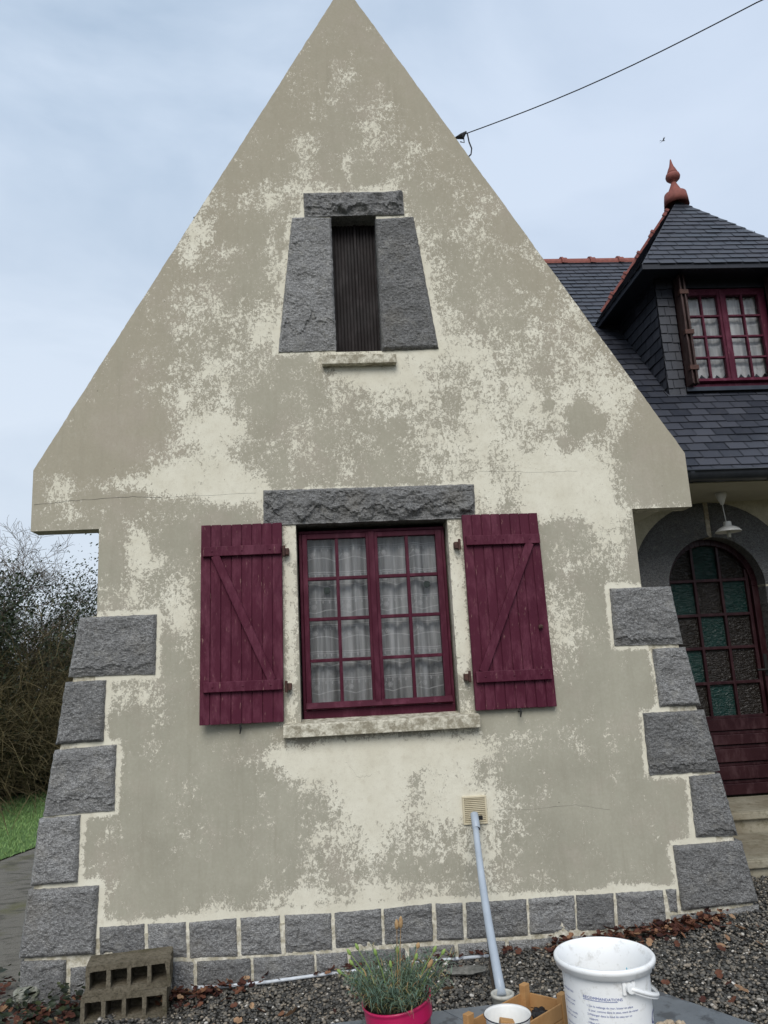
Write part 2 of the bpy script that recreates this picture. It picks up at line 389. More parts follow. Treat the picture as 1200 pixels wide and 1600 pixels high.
def p2top(x): return np.interp(x, [30, 110, 157, 300, 523, 729, 960, 1040], [1503, 1501, 1500, 1503, 1489, 1474, 1459, 1455])
for a, b in P2:
    A = P((a, p2top(a))); B = P((b, p2top(b))); zb = -.06
    if a == 110: A = P((112, 1513)); 
    stones.append(('plinth_stone', [A, B, (B[0]+.005, zb), (A[0]+.002, zb)], 0))
stones.append(('plinth_stone', [P((1048,1431)), P((1119,1425)), P((1122,1500)), P((1050,1500))], 0))
stones.append(('plinth_stone', [P((1127,1424)), P((1184,1414)), P((1190,1500)), P((1129,1500))], 0))
stones.append(('lintel', [P((411,767)), P((740,757)), P((742,805)), P((412,816))], 0))
stones.append(('lintel', [P((474,303)), P((629,301)), P((631,336)), P((476,340))], 0))
stones.append(('jamb_stone', [P((456,341)), (U0x+.005, P((514,342))[1]), (U0x+.005, P((523,548))[1]), P((435,551))], 0))
stones.append(('jamb_stone', [(U1x-.005, P((592,343))[1]), P((646,340)), P((685,545)), (U1x-.005, P((600,549))[1])], 0))

def rough_stone(poly, mat, seed, proud=.016, back=.10, amp=.011, name='quoin', yb=0.0, quiet=False):
    tl, tr, br, bl = [Vector((p[0], 0, p[1])) for p in poly]
    w = max((tr-tl).length, (br-bl).length); h = max((bl-tl).length, (br-tr).length)
    nu, nv = max(6, int(w/.008)), max(6, int(h/.008)); mb = MB(); off = Vector((seed*3.7, seed*1.3, seed*2.1))
    cutf = random.choice((0, 0, .14, .2, .1)) if name != 'lintel' else .35
    for j in range(nv+1):
        v = j/nv
        for i in range(nu+1):
            u = i/nu
            p = (tl*(1-u)+tr*u)*(1-v)+(bl*(1-u)+br*u)*v
            d = min(u*w, (1-u)*w, v*h, (1-v)*h); e = min(1, d/.022); e = e*(2-e)
            q = Vector((p.x, 0, p.z))*9+off
            n = noise.fractal(q, .9, 2.1, 4); rd = noise.ridged_multi_fractal(q*.7+Vector((3, 1, 2)), 1, 2, 4, 1, 2)
            bl_ = cutf*h*(1+1.1*noise.noise(Vector((p.x*9, seed, 0)))+.35*noise.noise(Vector((p.x*37, seed, 3)))); hv = (1-v)*h
            led = 1 if (hv > bl_ or bl_ <= .002) else max(0, hv/bl_)*.62
            fac = noise.cell(Vector((p.x*11+n*.6, seed, p.z*13+n*.6)))
            bil = abs(noise.noise(q*.55))*1.0+abs(noise.noise(q*1.25+Vector((4, 4, 4))))*.6
            y = yb-(proud*.30+proud*e*(.30+.85*led)) - e*(amp*n*.55+amp*.25*(rd-1)+amp*.2*fac) + e*amp*(1.9 if name == 'lintel' else 1.1)*bil
            y -= e*amp*.35*noise.noise(q*7); y = min(y, yb-.005)
            jit = .0035 if (d < 1e-6) else 0
            jx = noise.noise(q*4)*jit; jz = noise.noise(q*4+Vector((9, 9, 9)))*jit
            mb.v.append((p.x+jx, y, p.z+jz))
    for j in range(nv):
        for i in range(nu):
            a = j*(nu+1)+i; mb.f.append((a, a+nu+1, a+nu+2, a+1)); mb.m.append(0)
    ring = [i for i in range(nu+1)]+[j*(nu+1)+nu for j in range(1, nv+1)]+[nv*(nu+1)+i for i in range(nu-1, -1, -1)]+[j*(nu+1) for j in range(nv-1, 0, -1)]
    k = len(mb.v)
    for r in ring: x, y, z = mb.v[r]; mb.v.append((x, yb+back, z))
    n = len(ring)
    for i in range(n):
        j = (i+1) % n; mb.f.append((ring[i], ring[j], k+j, k+i)); mb.m.append(0)
    return obj(name, mb, mat, house, smooth=False)
for i, (nm, poly, q) in enumerate(stones):
    if nm == 'plinth_stone': poly = grow(poly)
    if nm == 'lintel': z_ = (W1z if poly[0][1] < 3 else U1z)-.006; poly = [poly[0], poly[1], (poly[2][0], min(poly[2][1], z_)), (poly[3][0], min(poly[3][1], z_))]
    rough_stone(poly, M['granite'], i+1, proud=.034 if nm == 'lintel' else .024 if nm != 'plinth_stone' else .016, back=.42 if q or poly[0][0] > 1.85 or poly[0][0] < -1.5 else (.145 if nm in ('lintel', 'jamb_stone') else .06), name=nm,
                amp=.024 if nm in ('lintel',) else .013)
# mortar backing under the quoins and plinth
mb = MB()
Lq = [P((130,964)), P((104,1062)), P((84,1168)), P((58,1277)), P((42,1387)), P((27,1499)), (-1.775, -.1)]
pts = [(WX0+.02, P((130,964))[1])]+[( -1.30, P((130,964))[1])]+[(-1.30, -.1)]+[(-1.74, -.1)]+[(p[0]+.035, p[1]) for p in Lq[5::-1]]
mb.prism(pts[::-1], .004, .40)
Rq = [P((1048,918)), P((1068,1008)), P((1096,1105)), P((1125,1206)), P((1154,1308)), P((1185,1411)), P((1190, 1500))]
obj('mortar', mb, M['mortar_light'], house); mb = MB()
pts = [(1.82, P((1000,916))[1])]+[(p[0]-.03, p[1]) for p in Rq]+[(1.82, Rq[-1][1])]
mb.prism(pts[::-1], .004, .40)
obj('mortar', mb, M['mortar_light'], house)
mb = MB()
for a in stones:
    if a[0] != 'plinth_stone' or a[1][0][1] < .24: continue
    tl, tr, br, bl = a[1]
mb.box((-1.31, -.006, -.1), (1.86, .05, .300)); obj('mortar', mb, M['mortar_light'], house)

# rendered gable wall: fine grid carrying the wear of its paint
STEP = .018
def lines(a, b, snaps):
    g = list(np.arange(a, b+STEP/2, STEP)); g[-1] = b
    for s in snaps: i = int(np.argmin([abs(v-s) for v in g])); g[i] = s
    return np.array(g)
gx = lines(EL[0], ER[0], [WX0, WX1, W0x, W1x, U0x, U1x]); gx[0] = EL[0]
gzv = lines(.29, 6.46, [GB, W0z, W1z, U0z, U1z])
keepf = []
nx, nzv = len(gx), len(gzv)
bm = bmesh.new()
vv = [[bm.verts.new((x, 0, z)) for x in gx] for z in gzv]
for j in range(nzv-1):
    cz = (gzv[j]+gzv[j+1])/2
    for i in range(nx-1):
        cx = (gx[i]+gx[i+1])/2
        if cz < GB:
            k_ = max(0, (2.10-cz))*.235
            if cx < WX0 and (cz > 1.95 or cx < WX0-k_+.13*0-.0+.10): continue
            if cx > WX1 and (cz > 1.95 or cx > WX1+k_-.10): continue
        if W0x < cx < W1x and W0z < cz < W1z: continue
        if U0x < cx < U1x and U0z < cz < U1z: continue
        if cz > 3.0 and abs(cx-AP[0]) > (6.6-cz)/1.70+.1: continue
        bm.faces.new((vv[j][i], vv[j][i+1], vv[j+1][i+1], vv[j+1][i]))
bmesh.ops.delete(bm, geom=[v for v in bm.verts if not v.link_faces], context='VERTS')
def cutline(p, q):      # keep what lies below the line p->q
    d = Vector((q[0]-p[0], 0, q[1]-p[1])).normalized(); nrm = Vector((-d.z, 0, d.x))
    bmesh.ops.bisect_plane(bm, geom=list(bm.verts)+list(bm.edges)+list(bm.faces), plane_co=(p[0], 0, p[1]), plane_no=nrm, clear_outer=True, dist=1e-5)
cutline(EL, AP); cutline(AP, ER)
bmesh.ops.remove_doubles(bm, verts=bm.verts, dist=1e-4)
for v in bm.verts:
    if v.is_boundary and v.co.z > 2.95: v.co.x += (noise.noise(v.co*6)*.004+noise.noise(v.co*31)*.003)
be = [e for e in bm.edges if len(e.link_faces) == 1]
r = bmesh.ops.extrude_edge_only(bm, edges=be)
for v in r['geom']:
    if isinstance(v, bmesh.types.BMVert): v.co.y = .13
bmesh.ops.recalc_face_normals(bm, faces=bm.faces)
me = bpy.data.meshes.new('gable_wall'); bm.to_mesh(me); bm.free(); me.materials.append(M['render'])
co = np.zeros(len(me.vertices)*3); me.vertices.foreach_get('co', co); co = co.reshape(-1, 3)
X, Z = co[:, 0], co[:, 2]
BL = '''545 120 50 18 .35;470 135 22 22 .4;480 255 24 45 .62;541 262 6 20 .6;545 296 75 9 .9;420 305 38 20 .6;345 300 16 20 .5;312 350 24 42 .85;292 395 20 20 .8
430 380 22 60 .55;330 485 40 60 .45;412 530 24 55 .95;300 505 55 70 .28;335 570 45 60 .35;300 660 60 60 .6;322 690 42 38 .95;235 705 30 26 .5;190 757 62 13 .95;88 765 32 24 .95
300 748 95 22 1.1;372 772 50 16 1.1;120 803 16 12 .8;75 800 20 14 .4;480 705 16 50 .55;420 660 60 60 .22;595 580 62 34 1.1;690 548 60 18 .8;650 625 45 55 .45;530 625 80 45 .3
612 700 60 40 .35;740 690 50 72 .85;800 680 90 70 .5;870 700 70 62 .55;905 745 85 32 1.0;860 620 80 50 .45;800 590 60 60 .38;745 545 45 55 .5;820 522 80 48 .4;700 470 22 90 .6
672 400 14 60 .6;620 220 36 60 .5;560 180 60 55 .35;700 290 40 40 .3;735 345 30 50 .4;832 395 40 40 .55;900 470 40 48 .6;940 545 38 50 .7;965 610 36 40 .6;1000 660 30 30 .35
955 800 40 25 .6;880 780 60 28 1;760 765 24 38 .85;820 795 60 18 .7;900 860 60 50 .42;950 830 30 30 .6;905 950 55 45 .42;885 1000 30 50 .45;945 880 25 30 .5;970 850 20 60 .25
205 842 30 30 .5;218 868 30 28 .95;250 912 58 34 .9;190 935 38 18 .85;272 962 30 28 .85;290 1000 18 60 .55;215 1080 45 24 .5;188 1100 20 30 .4;255 805 60 14 .25;160 850 8 60 .5;190 1040 50 16 .5
600 1176 152 22 1.5;575 1220 48 46 1.5;600 1190 110 30 .8;640 1270 115 55 .62;560 1310 55 50 .5;640 1345 120 45 .48;500 1215 36 40 .5;700 1205 55 45 .8;735 1262 42 40 .95;780 1310 36 60 .42
610 1398 190 18 .95;450 1190 30 30 .4;300 1430 160 9 .4;200 1350 60 50 .12;230 1210 40 60 .08;470 1380 50 30 .25;380 1395 60 14 .3;460 870 6 160 .9;711 950 9 160 1;452 960 8 160 1.2;724 950 9 170 1.1;600 765 190 6 .3
480 1260 25 60 .25;560 1385 60 25 .3;330 1425 24 14 .9;970 1390 60 8 .9;1010 795 60 10 .8;690 1000 1 1 0;520 60 12 30 .15;560 470 1 1 0;820 1010 22 30 .3;480 1400 30 12 .5'''
BL += ';400 600 110 110 .12;450 520 60 80 .15;300 620 70 100 .12;965 650 22 40 .6;940 690 25 25 .5;900 620 30 25 .5;560 680 120 50 .22;620 500 60 150 .1;600 340 120 200 .12;250 760 120 60 .2;400 800 30 60 .3;860 900 60 120 .22;240 1120 60 80 .12;700 1330 120 80 .2;480 1330 70 80 .18;380 1250 80 60 .05'
NEG = '908 652 15 20 1.7;938 660 8 8 1.6;880 690 7 6 1.6;858 632 7 7 1.5;175 690 70 55 .55;1025 700 40 45 .8;1010 760 25 20 .3;450 600 40 60 .25;640 430 1 1 0;560 500 1 1 0;780 860 30 30 .0;380 620 30 40 .15;660 130 40 60 .15;180 860 18 30 .5'
wear = np.full(len(X), .145)+.07*np.exp(-((Z-4.0)/1.2)**2)
for sgn, S in ((1, BL), (-1, NEG)):
    for ln in S.replace('\n', ';').split(';'):
        a = [float(t) for t in ln.split()]
        c = fy(a[0], a[1]); e = fy(a[0]+a[2], a[1]); f = fy(a[0], a[1]+a[3])
        rx, rz = abs(e.x-c.x), abs(f.z-c.z)
        d2 = ((X-c.x)/rx)**2+((Z-c.z)/rz)**2
        wear += sgn*min(a[4], 1.5)*np.exp(-(d2*.75)**1.15)*((.40 if a[4] < 1.0 else .52) if sgn > 0 else .6)
def seg_d(ax, az, bx, bz):
    dx, dz = bx-ax, bz-az; t = np.clip(((X-ax)*dx+(Z-az)*dz)/(dx*dx+dz*dz), 0, 1)
    return np.hypot(X-ax-t*dx, Z-az-t*dz)
for nm, poly, q in stones:
    wid, st = {'quoin': (.032, 1.2), 'plinth_stone': (.036, 1.05), 'lintel': (.02, .4), 'jamb_stone': (.035, .6)}[nm]
    d = np.min([seg_d(*poly[i], *poly[(i+1) % 4]) for i in range(4)], axis=0)
    wear += st*np.exp(-(d/wid)**4)*.55
wear = np.minimum(wear, 1.6)
dl = np.minimum(seg_d(*EL, *AP), seg_d(*AP, *ER)); warm = np.clip(np.exp(-(dl/.35)**2)*.6+np.clip((Z-3.5)/3, 0, 1)*.45+np.exp(-((X+1.3)/.5)**2-((Z-3.0)/.6)**2)*.7, 0, 1)
for nm, val in (('wear', wear), ('warm', warm)):
    if nm == 'warm': val = np.clip(val+.35*np.clip((Z-2.3)/.8, 0, 1), 0, 1)
    at = me.attributes.new(nm, 'FLOAT', 'POINT'); at.data.foreach_set('value', val.astype(np.float32))
gw = bpy.data.objects.new('gable_wall', me); C.objects.link(gw); gw.parent = house

# coping: thin lighter edge strip along the two slopes
# cracks in the render
def crack(pix, r=.0018, jit=.006):
    r *= .6
    mb = MB(); pts = []
    for (x0, y0), (x1, y1) in zip(pix[:-1], pix[1:]):
        for t in np.linspace(0, 1, 9)[:-1]:
            q = fy(x0+(x1-x0)*t, y0+(y1-y0)*t, -.0005); pts.append((q.x+random.uniform(-jit, jit)*.5, -.0008, q.z+random.uniform(-jit, jit)))
    A = [(p[0], p[1], p[2]+r*random.uniform(.3, 1)) for p in pts]; B = [(p[0], p[1], p[2]-r*random.uniform(.3, 1)) for p in pts]
    mb.quadstrip(A, B); obj('crack', mb, M['iron'], house)
crack([(53,789),(120,782),(200,776),(260,777)], .0022, .004); crack([(260,777),(420,769)], .001, .003)
crack([(748,737),(850,738),(910,736)], .001, .004); crack([(770,1266),(830,1264),(900,1258),(960,1266)], .0008, .003); crack([(722,1295),(728,1360),(731,1405)], .0008, .003)
crack([(540,1190),(560,1215),(585,1210)], .0008, .006); crack([(395,1150),(392,1230),(399,1300)], .0006, .005)
# lintel joint shadows are real gaps; sills
def sill(p_tl, p_tr, h, out_, top_in):
    a, b = fy(*p_tl, -out_), fy(*p_tr, -out_); z1 = (a.z+b.z)/2
    mb = MB(); k = len(mb.v)
    prof = [(-out_, z1-h), (-out_, z1), (top_in, z1+.022), (top_in, z1-h)]
    A = [(a.x, y, z) for y, z in prof]; B = [(b.x, y, z) for y, z in prof]
    mb.v += A+B; mb.f += [(0,1,2,3),(7,6,5,4)]+[(i, 4+i, 4+(i+1)%4, (i+1)%4) for i in range(4)]; mb.m += [0]*6
    return obj('sill', mb, M['sill'], house, bevel=.004)
sill((442,1134), (750,1117), .07, .065, .10)
sill((503,555), (619,551), .062, .055, .10)
# white wooden strip between frame and stone sill
mb = MB(); mb.box((W0x, .0, W0z-.035), (W1x, .10, W0z+.018)); obj('sill_strip', mb, M['sill'], house, bevel=.003)

def bar(mb, a, b, w, y0, y1):
    """flat bar in the x,z plane from a to b"""
    d = Vector((b[0]-a[0], b[1]-a[1])).normalized(); n = Vector((-d.y, d.x))*w/2
    mb.prism([(a[0]-n.x, a[1]-n.y), (b[0]-n.x, b[1]-n.y), (b[0]+n.x, b[1]+n.y), (a[0]+n.x, a[1]+n.y)], y0, y1)
def casement(x0, x1, z0, z1, y, mat, ncol=2, nrow=4, fw=.042, sw=.050, bw=.020, bot=.07):
    """outer frame with two sashes"""
    wn = MB(); d = .055
    wn.box((x0, y, z0), (x1, y+d, z0+bot)); wn.box((x0, y, z1-fw), (x1, y+d, z1))
    wn.box((x0, y+.001, z0+bot), (x0+fw, y+d, z1-fw)); wn.box((x1-fw, y+.001, z0+bot), (x1, y+d, z1-fw))
    wd = obj('window', wn, mat, house, bevel=.003)
    xm = (x0+x1)/2
    for (a, b) in ((x0+fw+.002, xm-.002), (xm+.002, x1-fw-.002)):
        s = MB(); za, zb = z0+bot+.003, z1-fw-.003; y0, y1 = y-.012, y+.035
        s.box((a, y0, za), (a+sw*.8, y1, zb)); s.box((b-sw, y0, za), (b, y1, zb))
        s.box((a+sw*.8, y0+.001, za), (b-sw, y1, za+sw)); s.box((a+sw*.8, y0+.001, zb-sw*.8), (b-sw, y1, zb))
        gx0, gx1, g0, g1 = a+sw*.8, b-sw, za+sw, zb-sw*.8
        for i in range(1, ncol): cx = gx0+(gx1-gx0)*i/ncol; s.box((cx-bw/2, y0+.006, g0), (cx+bw/2, y1-.004, g1))
        for j in range(1, nrow): cz = g0+(g1-g0)*j/nrow; s.box((gx0, y0+.008, cz-bw/2), (gx1, y1-.002, cz+bw/2))
        obj('sash', s, mat, wd, bevel=.0025)
        for i in range(ncol):
            for j in range(nrow):
                p = MB(); xa, xb_ = gx0+(gx1-gx0)*i/ncol, gx0+(gx1-gx0)*(i+1)/ncol; zc, ze = g0+(g1-g0)*j/nrow, g0+(g1-g0)*(j+1)/nrow
                tl = random.uniform(-.0015, .0015)
                p.face([(xa, y+.014+tl, zc), (xb_, y+.014-tl, zc), (xb_, y+.014-tl, ze), (xa, y+.014+tl, ze)]); obj('pane', p, M['glass'], wd)
    m = MB(); m.box((xm-.024, y-.022, z0+bot+.002), (xm+.012, y-.012, z1-fw)); obj('astragal', m, mat, wd, bevel=.004)
    dr = MB(); dr.prism([(0, 0)]*3, 0, 0) if False else None
    r = MB(); r.v += [(x0+fw, y-.012, z0+bot+.045), (x1-fw, y-.012, z0+bot+.045), (x1-fw, y-.038, z0+bot+.012), (x0+fw, y-.038, z0+bot+.012), (x0+fw, y-.012, z0+bot+.004), (x1-fw, y-.012, z0+bot+.004)]
    r.f += [(0, 3, 2, 1), (3, 4, 5, 2), (0, 4, 3), (1, 2, 5)]; r.m += [0]*4
    obj('weatherboard', r, mat, wd)
    return wd
win = casement(W0x+.012, W1x-.012, W0z+.018, W1z-.035, .085, M['red_dk'], fw=.018, sw=.038, bot=.060)
# lace curtains behind the sashes
def fold(x, ph): return .030+.018*math.sin(x*30+ph)+.010*math.sin(x*71+ph*2)+.006*math.sin(x*133)
def lace_curtain(x0, x1, z0, z1, y, par, ph, mats, pattern=True):
    mb = MB(); n = 70; xs = np.linspace(x0, x1, n)
    pt = lambda x, z, o=0: (x, y+fold(x, ph)-o, z)
    mb.quadstrip([pt(x, z0) for x in xs], [pt(x, z1) for x in xs])
    mb.cm = 1
    def band(fz_, t, o=.0015): mb.quadstrip([pt(x, fz_(x)-t/2, o) for x in xs], [pt(x, fz_(x)+t/2, o) for x in xs])
    def loop(cx, cz, rx, rz, t=.0032, n=10):
        A = [pt(cx+math.cos(a)*rx, cz+math.sin(a)*rz, .002) for a in np.linspace(0, 2*math.pi, n+1)]
        B = [pt(cx+math.cos(a)*(rx-t), cz+math.sin(a)*(rz-t), .002) for a in np.linspace(0, 2*math.pi, n+1)]
        mb.quadstrip(A, B)
    if pattern:
        per = .162; z = z1-.07; k = 0
        while z > z0:
            band(lambda x: z+.0015*math.sin(x*40), .0052); band(lambda x: z-.012+.0015*math.sin(x*40), .0032)
            x = x0+.012
            while x < x1-.006: loop(x, z-.024, .0042, .009); x += .040
            sc = lambda x: z-.078-.020*(1-abs(math.sin((x-x0)*math.pi/.22+k)))+.006
            if z-.09 > z0: band(sc, .0055); 
            x = x0+.075
            while x < x1:
                for q in range(6):
                    a = q*math.pi/3; loop(x+.011*math.cos(a), z-.052+.011*math.sin(a), .0058, .0058, .003, 7)
                loop(x, z-.052, .005, .005, .004, 7)
                for q in range(4): loop(x-.026-.006*q, z-.045-.007*q, .0065, .0034, .0025, 6)
                x += .21
            z -= per; k += 1
    return mb
for a, b, ph in ((W0x+.016, (W0x+W1x)/2, .5), ((W0x+W1x)/2, W1x-.016, 2.6)):
    obj('curtain', lace_curtain(a, b, W0z+.05, W1z-.05, .15, win, ph, None), [M['lace'], M['lace2']], win)
# room behind
def room(x0, x1, y0, y1, z0, z1, name='room'):
    mb = MB(); P8 = [(x0,y0,z0),(x1,y0,z0),(x1,y1,z0),(x0,y1,z0),(x0,y0,z1),(x1,y0,z1),(x1,y1,z1),(x0,y1,z1)]
    mb.v += P8; mb.f += [(0,1,2,3),(4,7,6,5),(1,5,6,2),(2,6,7,3),(3,7,4,0)]; mb.m += [0]*5
    return obj(name, mb, M['dark'], house)
room(W0x-.25, W1x+.25, .131, 1.5, W0z-.3, W1z+.15, 'room')
ORN = [(511, 923, 'round dark green ornament hanging inside the left sash'), (667, 913, 'round dark green ornament hanging inside the right sash')]
mb = MB()   # wall lining behind the reveals (closes the room towards the wall)
for a, b in (((W0x-.25, W0z-.3), (W0x, W1z+.15)), ((W1x, W0z-.3), (W1x+.25, W1z+.15)), ((W0x, W1z), (W1x, W1z+.15)), ((W0x, W0z-.3), (W1x, W0z-.036))):
    mb.box((a[0], .132, a[1]), (b[0], .18, b[1]))
obj('wall_lining', mb, M['cream'], house)

# louvred boards of the little attic opening
mb = MB(); n = 14; ww = (U1x-U0x)/n
for i in range(n):
    x = U0x+ww*i; ext = .010 if i == n//2 else 0
    mb.box((x+.0025, .112-ext, U0z-.02), (x+ww-.0025, .14, U1z))
mb.box((U0x, .124, U0z-.02), (U1x, .150, U1z+.01))
obj('attic_shutter', mb, M['louver'], house, bevel=.002)

# shutters
def shutter(c_tl, c_tr, c_br, c_bl, y_in, y_out, hinge_right, diag, bands, nb, label, knob=None, name='shutter'):
    P4 = [fy(*c_tl, y_in if not hinge_right else y_out), fy(*c_tr, y_out if not hinge_right else y_in), fy(*c_br, y_out if not hinge_right else y_in), fy(*c_bl, y_in if not hinge_right else y_out)]
    def uv(u, v, dep=0):
        p = (P4[3]*(1-u)+P4[2]*u)*(1-v)+(P4[0]*(1-u)+P4[1]*u)*v; return Vector((p.x, p.y-dep, p.z))
    wpx = (c_tr[0]-c_tl[0]); h = (P4[0]-P4[3]).length; wd = (P4[1]-P4[0]).length
    mb = MB(); t = .026
    def cell(u0, u1, v0, v1, d0, d1, m=mb):
        k = len(m.v); m.v += [tuple(uv(u, v, d)) for d in (d1, d0) for u, v in ((u0, v0), (u1, v0), (u1, v1), (u0, v1))]
        for f in ((0,1,2,3),(7,6,5,4),(0,4,5,1),(1,5,6,2),(2,6,7,3),(3,7,4,0)): m.f.append(tuple(k+i for i in f)); m.m.append(0)
    for i in range(nb):
        g_ = .0025/wd
        cell(i/nb+g_, (i+1)/nb-g_, -.002*random.random(), 1+.002*random.random(), 0, t+random.uniform(0, .0015))
    cell(0.002, .998, .002, .998, .004, t-.006)
    sh = obj(name, mb, M['red'], house, bevel=.002)
    for v0, v1, u0, u1 in bands:
        b = MB(); cell(u0, u1, v0, v1, t+.002, t+.026, b); obj('batten', b, M['red'], sh, bevel=.003)
        b = MB()
        for uu in (.12, .5, .86):
            b = MB(); p = uv(u0+(u1-u0)*uu, (v0+v1)/2, t+.026); b.lathe([(.006, 0), (.006, .002), (.0001, .004)], p, 8, Matrix.Rotation(R_(90), 3, 'X'))
            obj('bolt', b, M['red_dk'], sh)
    b = MB(); (ua, va), (ub, vb), hw = diag
    d = Vector(((ub-ua)*wd, (vb-va)*h)).normalized(); nn = Vector((-d.y/wd, d.x/h))*hw
    k = len(b.v); q = [(ua-nn.x, va-nn.y), (ub-nn.x, vb-nn.y), (ub+nn.x, vb+nn.y), (ua+nn.x, va+nn.y)]
    b.v += [tuple(uv(u, v, dd)) for dd in (t+.025, t+.002) for u, v in q]
    for f in ((0,1,2,3),(7,6,5,4),(0,4,5,1),(1,5,6,2),(2,6,7,3),(3,7,4,0)): b.f.append(tuple(k+i for i in f)); b.m.append(0)
    obj('brace', b, M['red'], sh, bevel=.003)
    return sh, uv
shL, uvL = shutter((315,823), (441,818), (444,1127), (312,1133), -.012, -.055, True, ((.87, .200), (.18, .838), .024), [(.835, .885, .03, .985), (.155, .205, .05, .985)][::1], 8, '')
shR, uvR = shutter((720,806), (838,803), (869,1103), (742,1110), -.012, -.014, False, ((.12, .187), (.85, .838), .024), [(.835, .885, .03, .985), (.135, .190, .03, .96)], 8, '')
def pintle(px, py, s):
    mb = MB(); c = fy(px, py, -.03); mb.box((c.x-.018, -.045, c.z-.02), (c.x+.018, 0, c.z+.02)); mb.tube([(c.x+s*.012, -.05, c.z-.03), (c.x+s*.012, -.05, c.z+.035)], .009, 8)
    obj('hinge', mb, M['rust'], house, bevel=.003)
pintle(447, 862, -1); pintle(451, 1073, -1); pintle(714, 852, 1); pintle(730, 1058, 1)
for px, py, sh in ((376, 1138, shL), (812, 1112, shR)):
    mb = MB(); c = fy(px, py, -.03); mb.tube([(c.x, 0, c.z), (c.x, -.05, c.z)], .004, 6); mb.tube([(c.x, -.05, c.z+.022), (c.x+.003, -.052, c.z), (c.x-.002, -.05, c.z-.03)], [.005, .006, .003], 6); obj('shutter_dog', mb, M['iron'], house)
mb = MB(); c = fy(845, 979, -.05); mb.lathe([(.014, 0), (.014, .006), (.006, .008), (.006, .022), (.010, .026), (.0001, .03)], (c.x, -.045, c.z), 10, Matrix.Rotation(R_(90), 3, 'X')); obj('catch', mb, M['rust'], shR)

# ventilation grille
def grille():
    a, b, c, d = [fy(*p, -.012) for p in ((722,1245), (760,1243), (762,1287), (725,1289))]
    x0, x1, z1, z0 = (a.x+d.x)/2, (b.x+c.x)/2, (a.z+b.z)/2, (c.z+d.z)/2
    mc = m_flat('cream_plastic', (.58, .52, .38), .45, (.50, .44, .31), 10); dk = m_flat('grille_gap', (.10, .05, .02), .9)
    mb = MB(); f = .010
    mb.box((x0, -.014, z0), (x1, .0, z0+f)); mb.box((x0, -.014, z1-f), (x1, 0, z1)); mb.box((x0, -.0135, z0+f), (x0+f, 0, z1-f)); mb.box((x1-f, -.0135, z0+f), (x1, 0, z1-f))
    o = obj('vent_grille', mb, mc, house, bevel=.002)
    s = MB(); n = 13; h = (z1-z0-2*f)/n
    for i in range(n):
        z = z0+f+h*(i+.5); s.box((x0+f, -.0115, z-h*.2), (x1-f, -.004, z+h*.24), Matrix.Rotation(R_(28), 3, 'X'))
    obj('slat', s, mc, o); q = MB(); q.box((x0+f, -.003, z0+f), (x1-f, -.001, z1-f)); obj('grille_back', q, dk, o)
grille()

# wing side walls, wing roof
mb = MB(); mb.box((WX0+.004, .13, -.1), (WX0+.2, 6.5, GB+.3)); mb.box((WX1-.2, .13, -.1), (WX1-.004, 1.8, GB+.3)); obj('side_wall', mb, M['cream'], house)
def slates(mb, tone, o, u, v, nrm, length, height, uf0, uf1, exp=.12, sw=.18, th=.007, lift=.011):
    """courses of slates on a plane: o origin, u along the eave, v up the slope; uf0/uf1(v) limit the course"""
    o, u, v, nrm = Vector(o), Vector(u).normalized(), Vector(v).normalized(), Vector(nrm).normalized()
    n = int(height/exp)+1
    for k in range(n):
        v0 = k*exp; v1 = min(v0+exp*1.25, height); 
        if v1-v0 < .02: continue
        a, b = uf0(v0), uf1(v0); at, bt = uf0(v1), uf1(v1)
        if b-a < .02: continue
        x = math.floor(a/sw)*sw-(k % 2)*sw*.5+random.uniform(-.01, .01)
        while x < b:
            g_ = .0035; x0, x1 = max(x+g_, a), min(x+sw-g_, b); x += sw
            if x1-x0 < .006: continue
            t0, t1 = min(max(x0, at), bt), max(min(x1, bt), at)
            d = random.uniform(-.004, .004); l = random.uniform(0, .004); v0_ = v0+d*.7+random.uniform(-.003, .003)
            k0 = len(mb.v)
            low = lift+l; hi = .001
            for pu, pv, pn in ((x0, v0_, low), (x1, v0_+random.uniform(-.002, .002), low), (t1, v1, hi), (t0, v1, hi), (x0, v0_, low-th), (x1, v0_, low-th)):
                mb.v.append(tuple(o+u*pu+v*pv+nrm*pn))
            mb.f += [(k0, k0+1, k0+2, k0+3), (k0, k0+4, k0+5, k0+1)]; mb.m += [0, 0]
            tone += [random.random()]*6
# wing roof planes behind the gable slab
mb = MB()
sl_ = (AP[1]-EL[1])/(AP[0]-EL[0])
for s, e in ((1, EL), (-1, ER)):
    a = Vector((e[0]+s*.02, 0, e[1]-.05)); p = Vector((AP[0], 0, AP[1]-.06))
    mb.face([(a.x, .132, a.z), (p.x, .132, p.z), (p.x, 5, p.z), (a.x, 5, a.z)])
obj('wing_roof', mb, M['slate'], house, attrs={'tone': [.4]*8})
mb = MB()
mb.prism([(WX0+.01, GB-.005), (WX0-.10, GB+.07), (EL[0]+.1, GB+.16), (EL[0]+.1, GB+.22), (WX0+.01, GB+.3)], .135, 5); obj('wing_soffit', mb, M['soffit'], house); mb = MB()
mb.prism([(WX1-.01, GB-.04), (WX1+.10, GB+.012), (ER[0]-.1, GB+.03), (ER[0]-.05, GB+.10), (WX1-.01, GB+.2)], .135, .95)
obj('wing_soffit', mb, M['soffit'], house)
mb = MB(); c = fy(303, 343, .25); mb.prism([(c.x, c.z), (c.x+.05, c.z+.012), (c.x+.05, c.z-.05)], .22, .27); obj('gutter_bracket', mb, M['iron'], house)

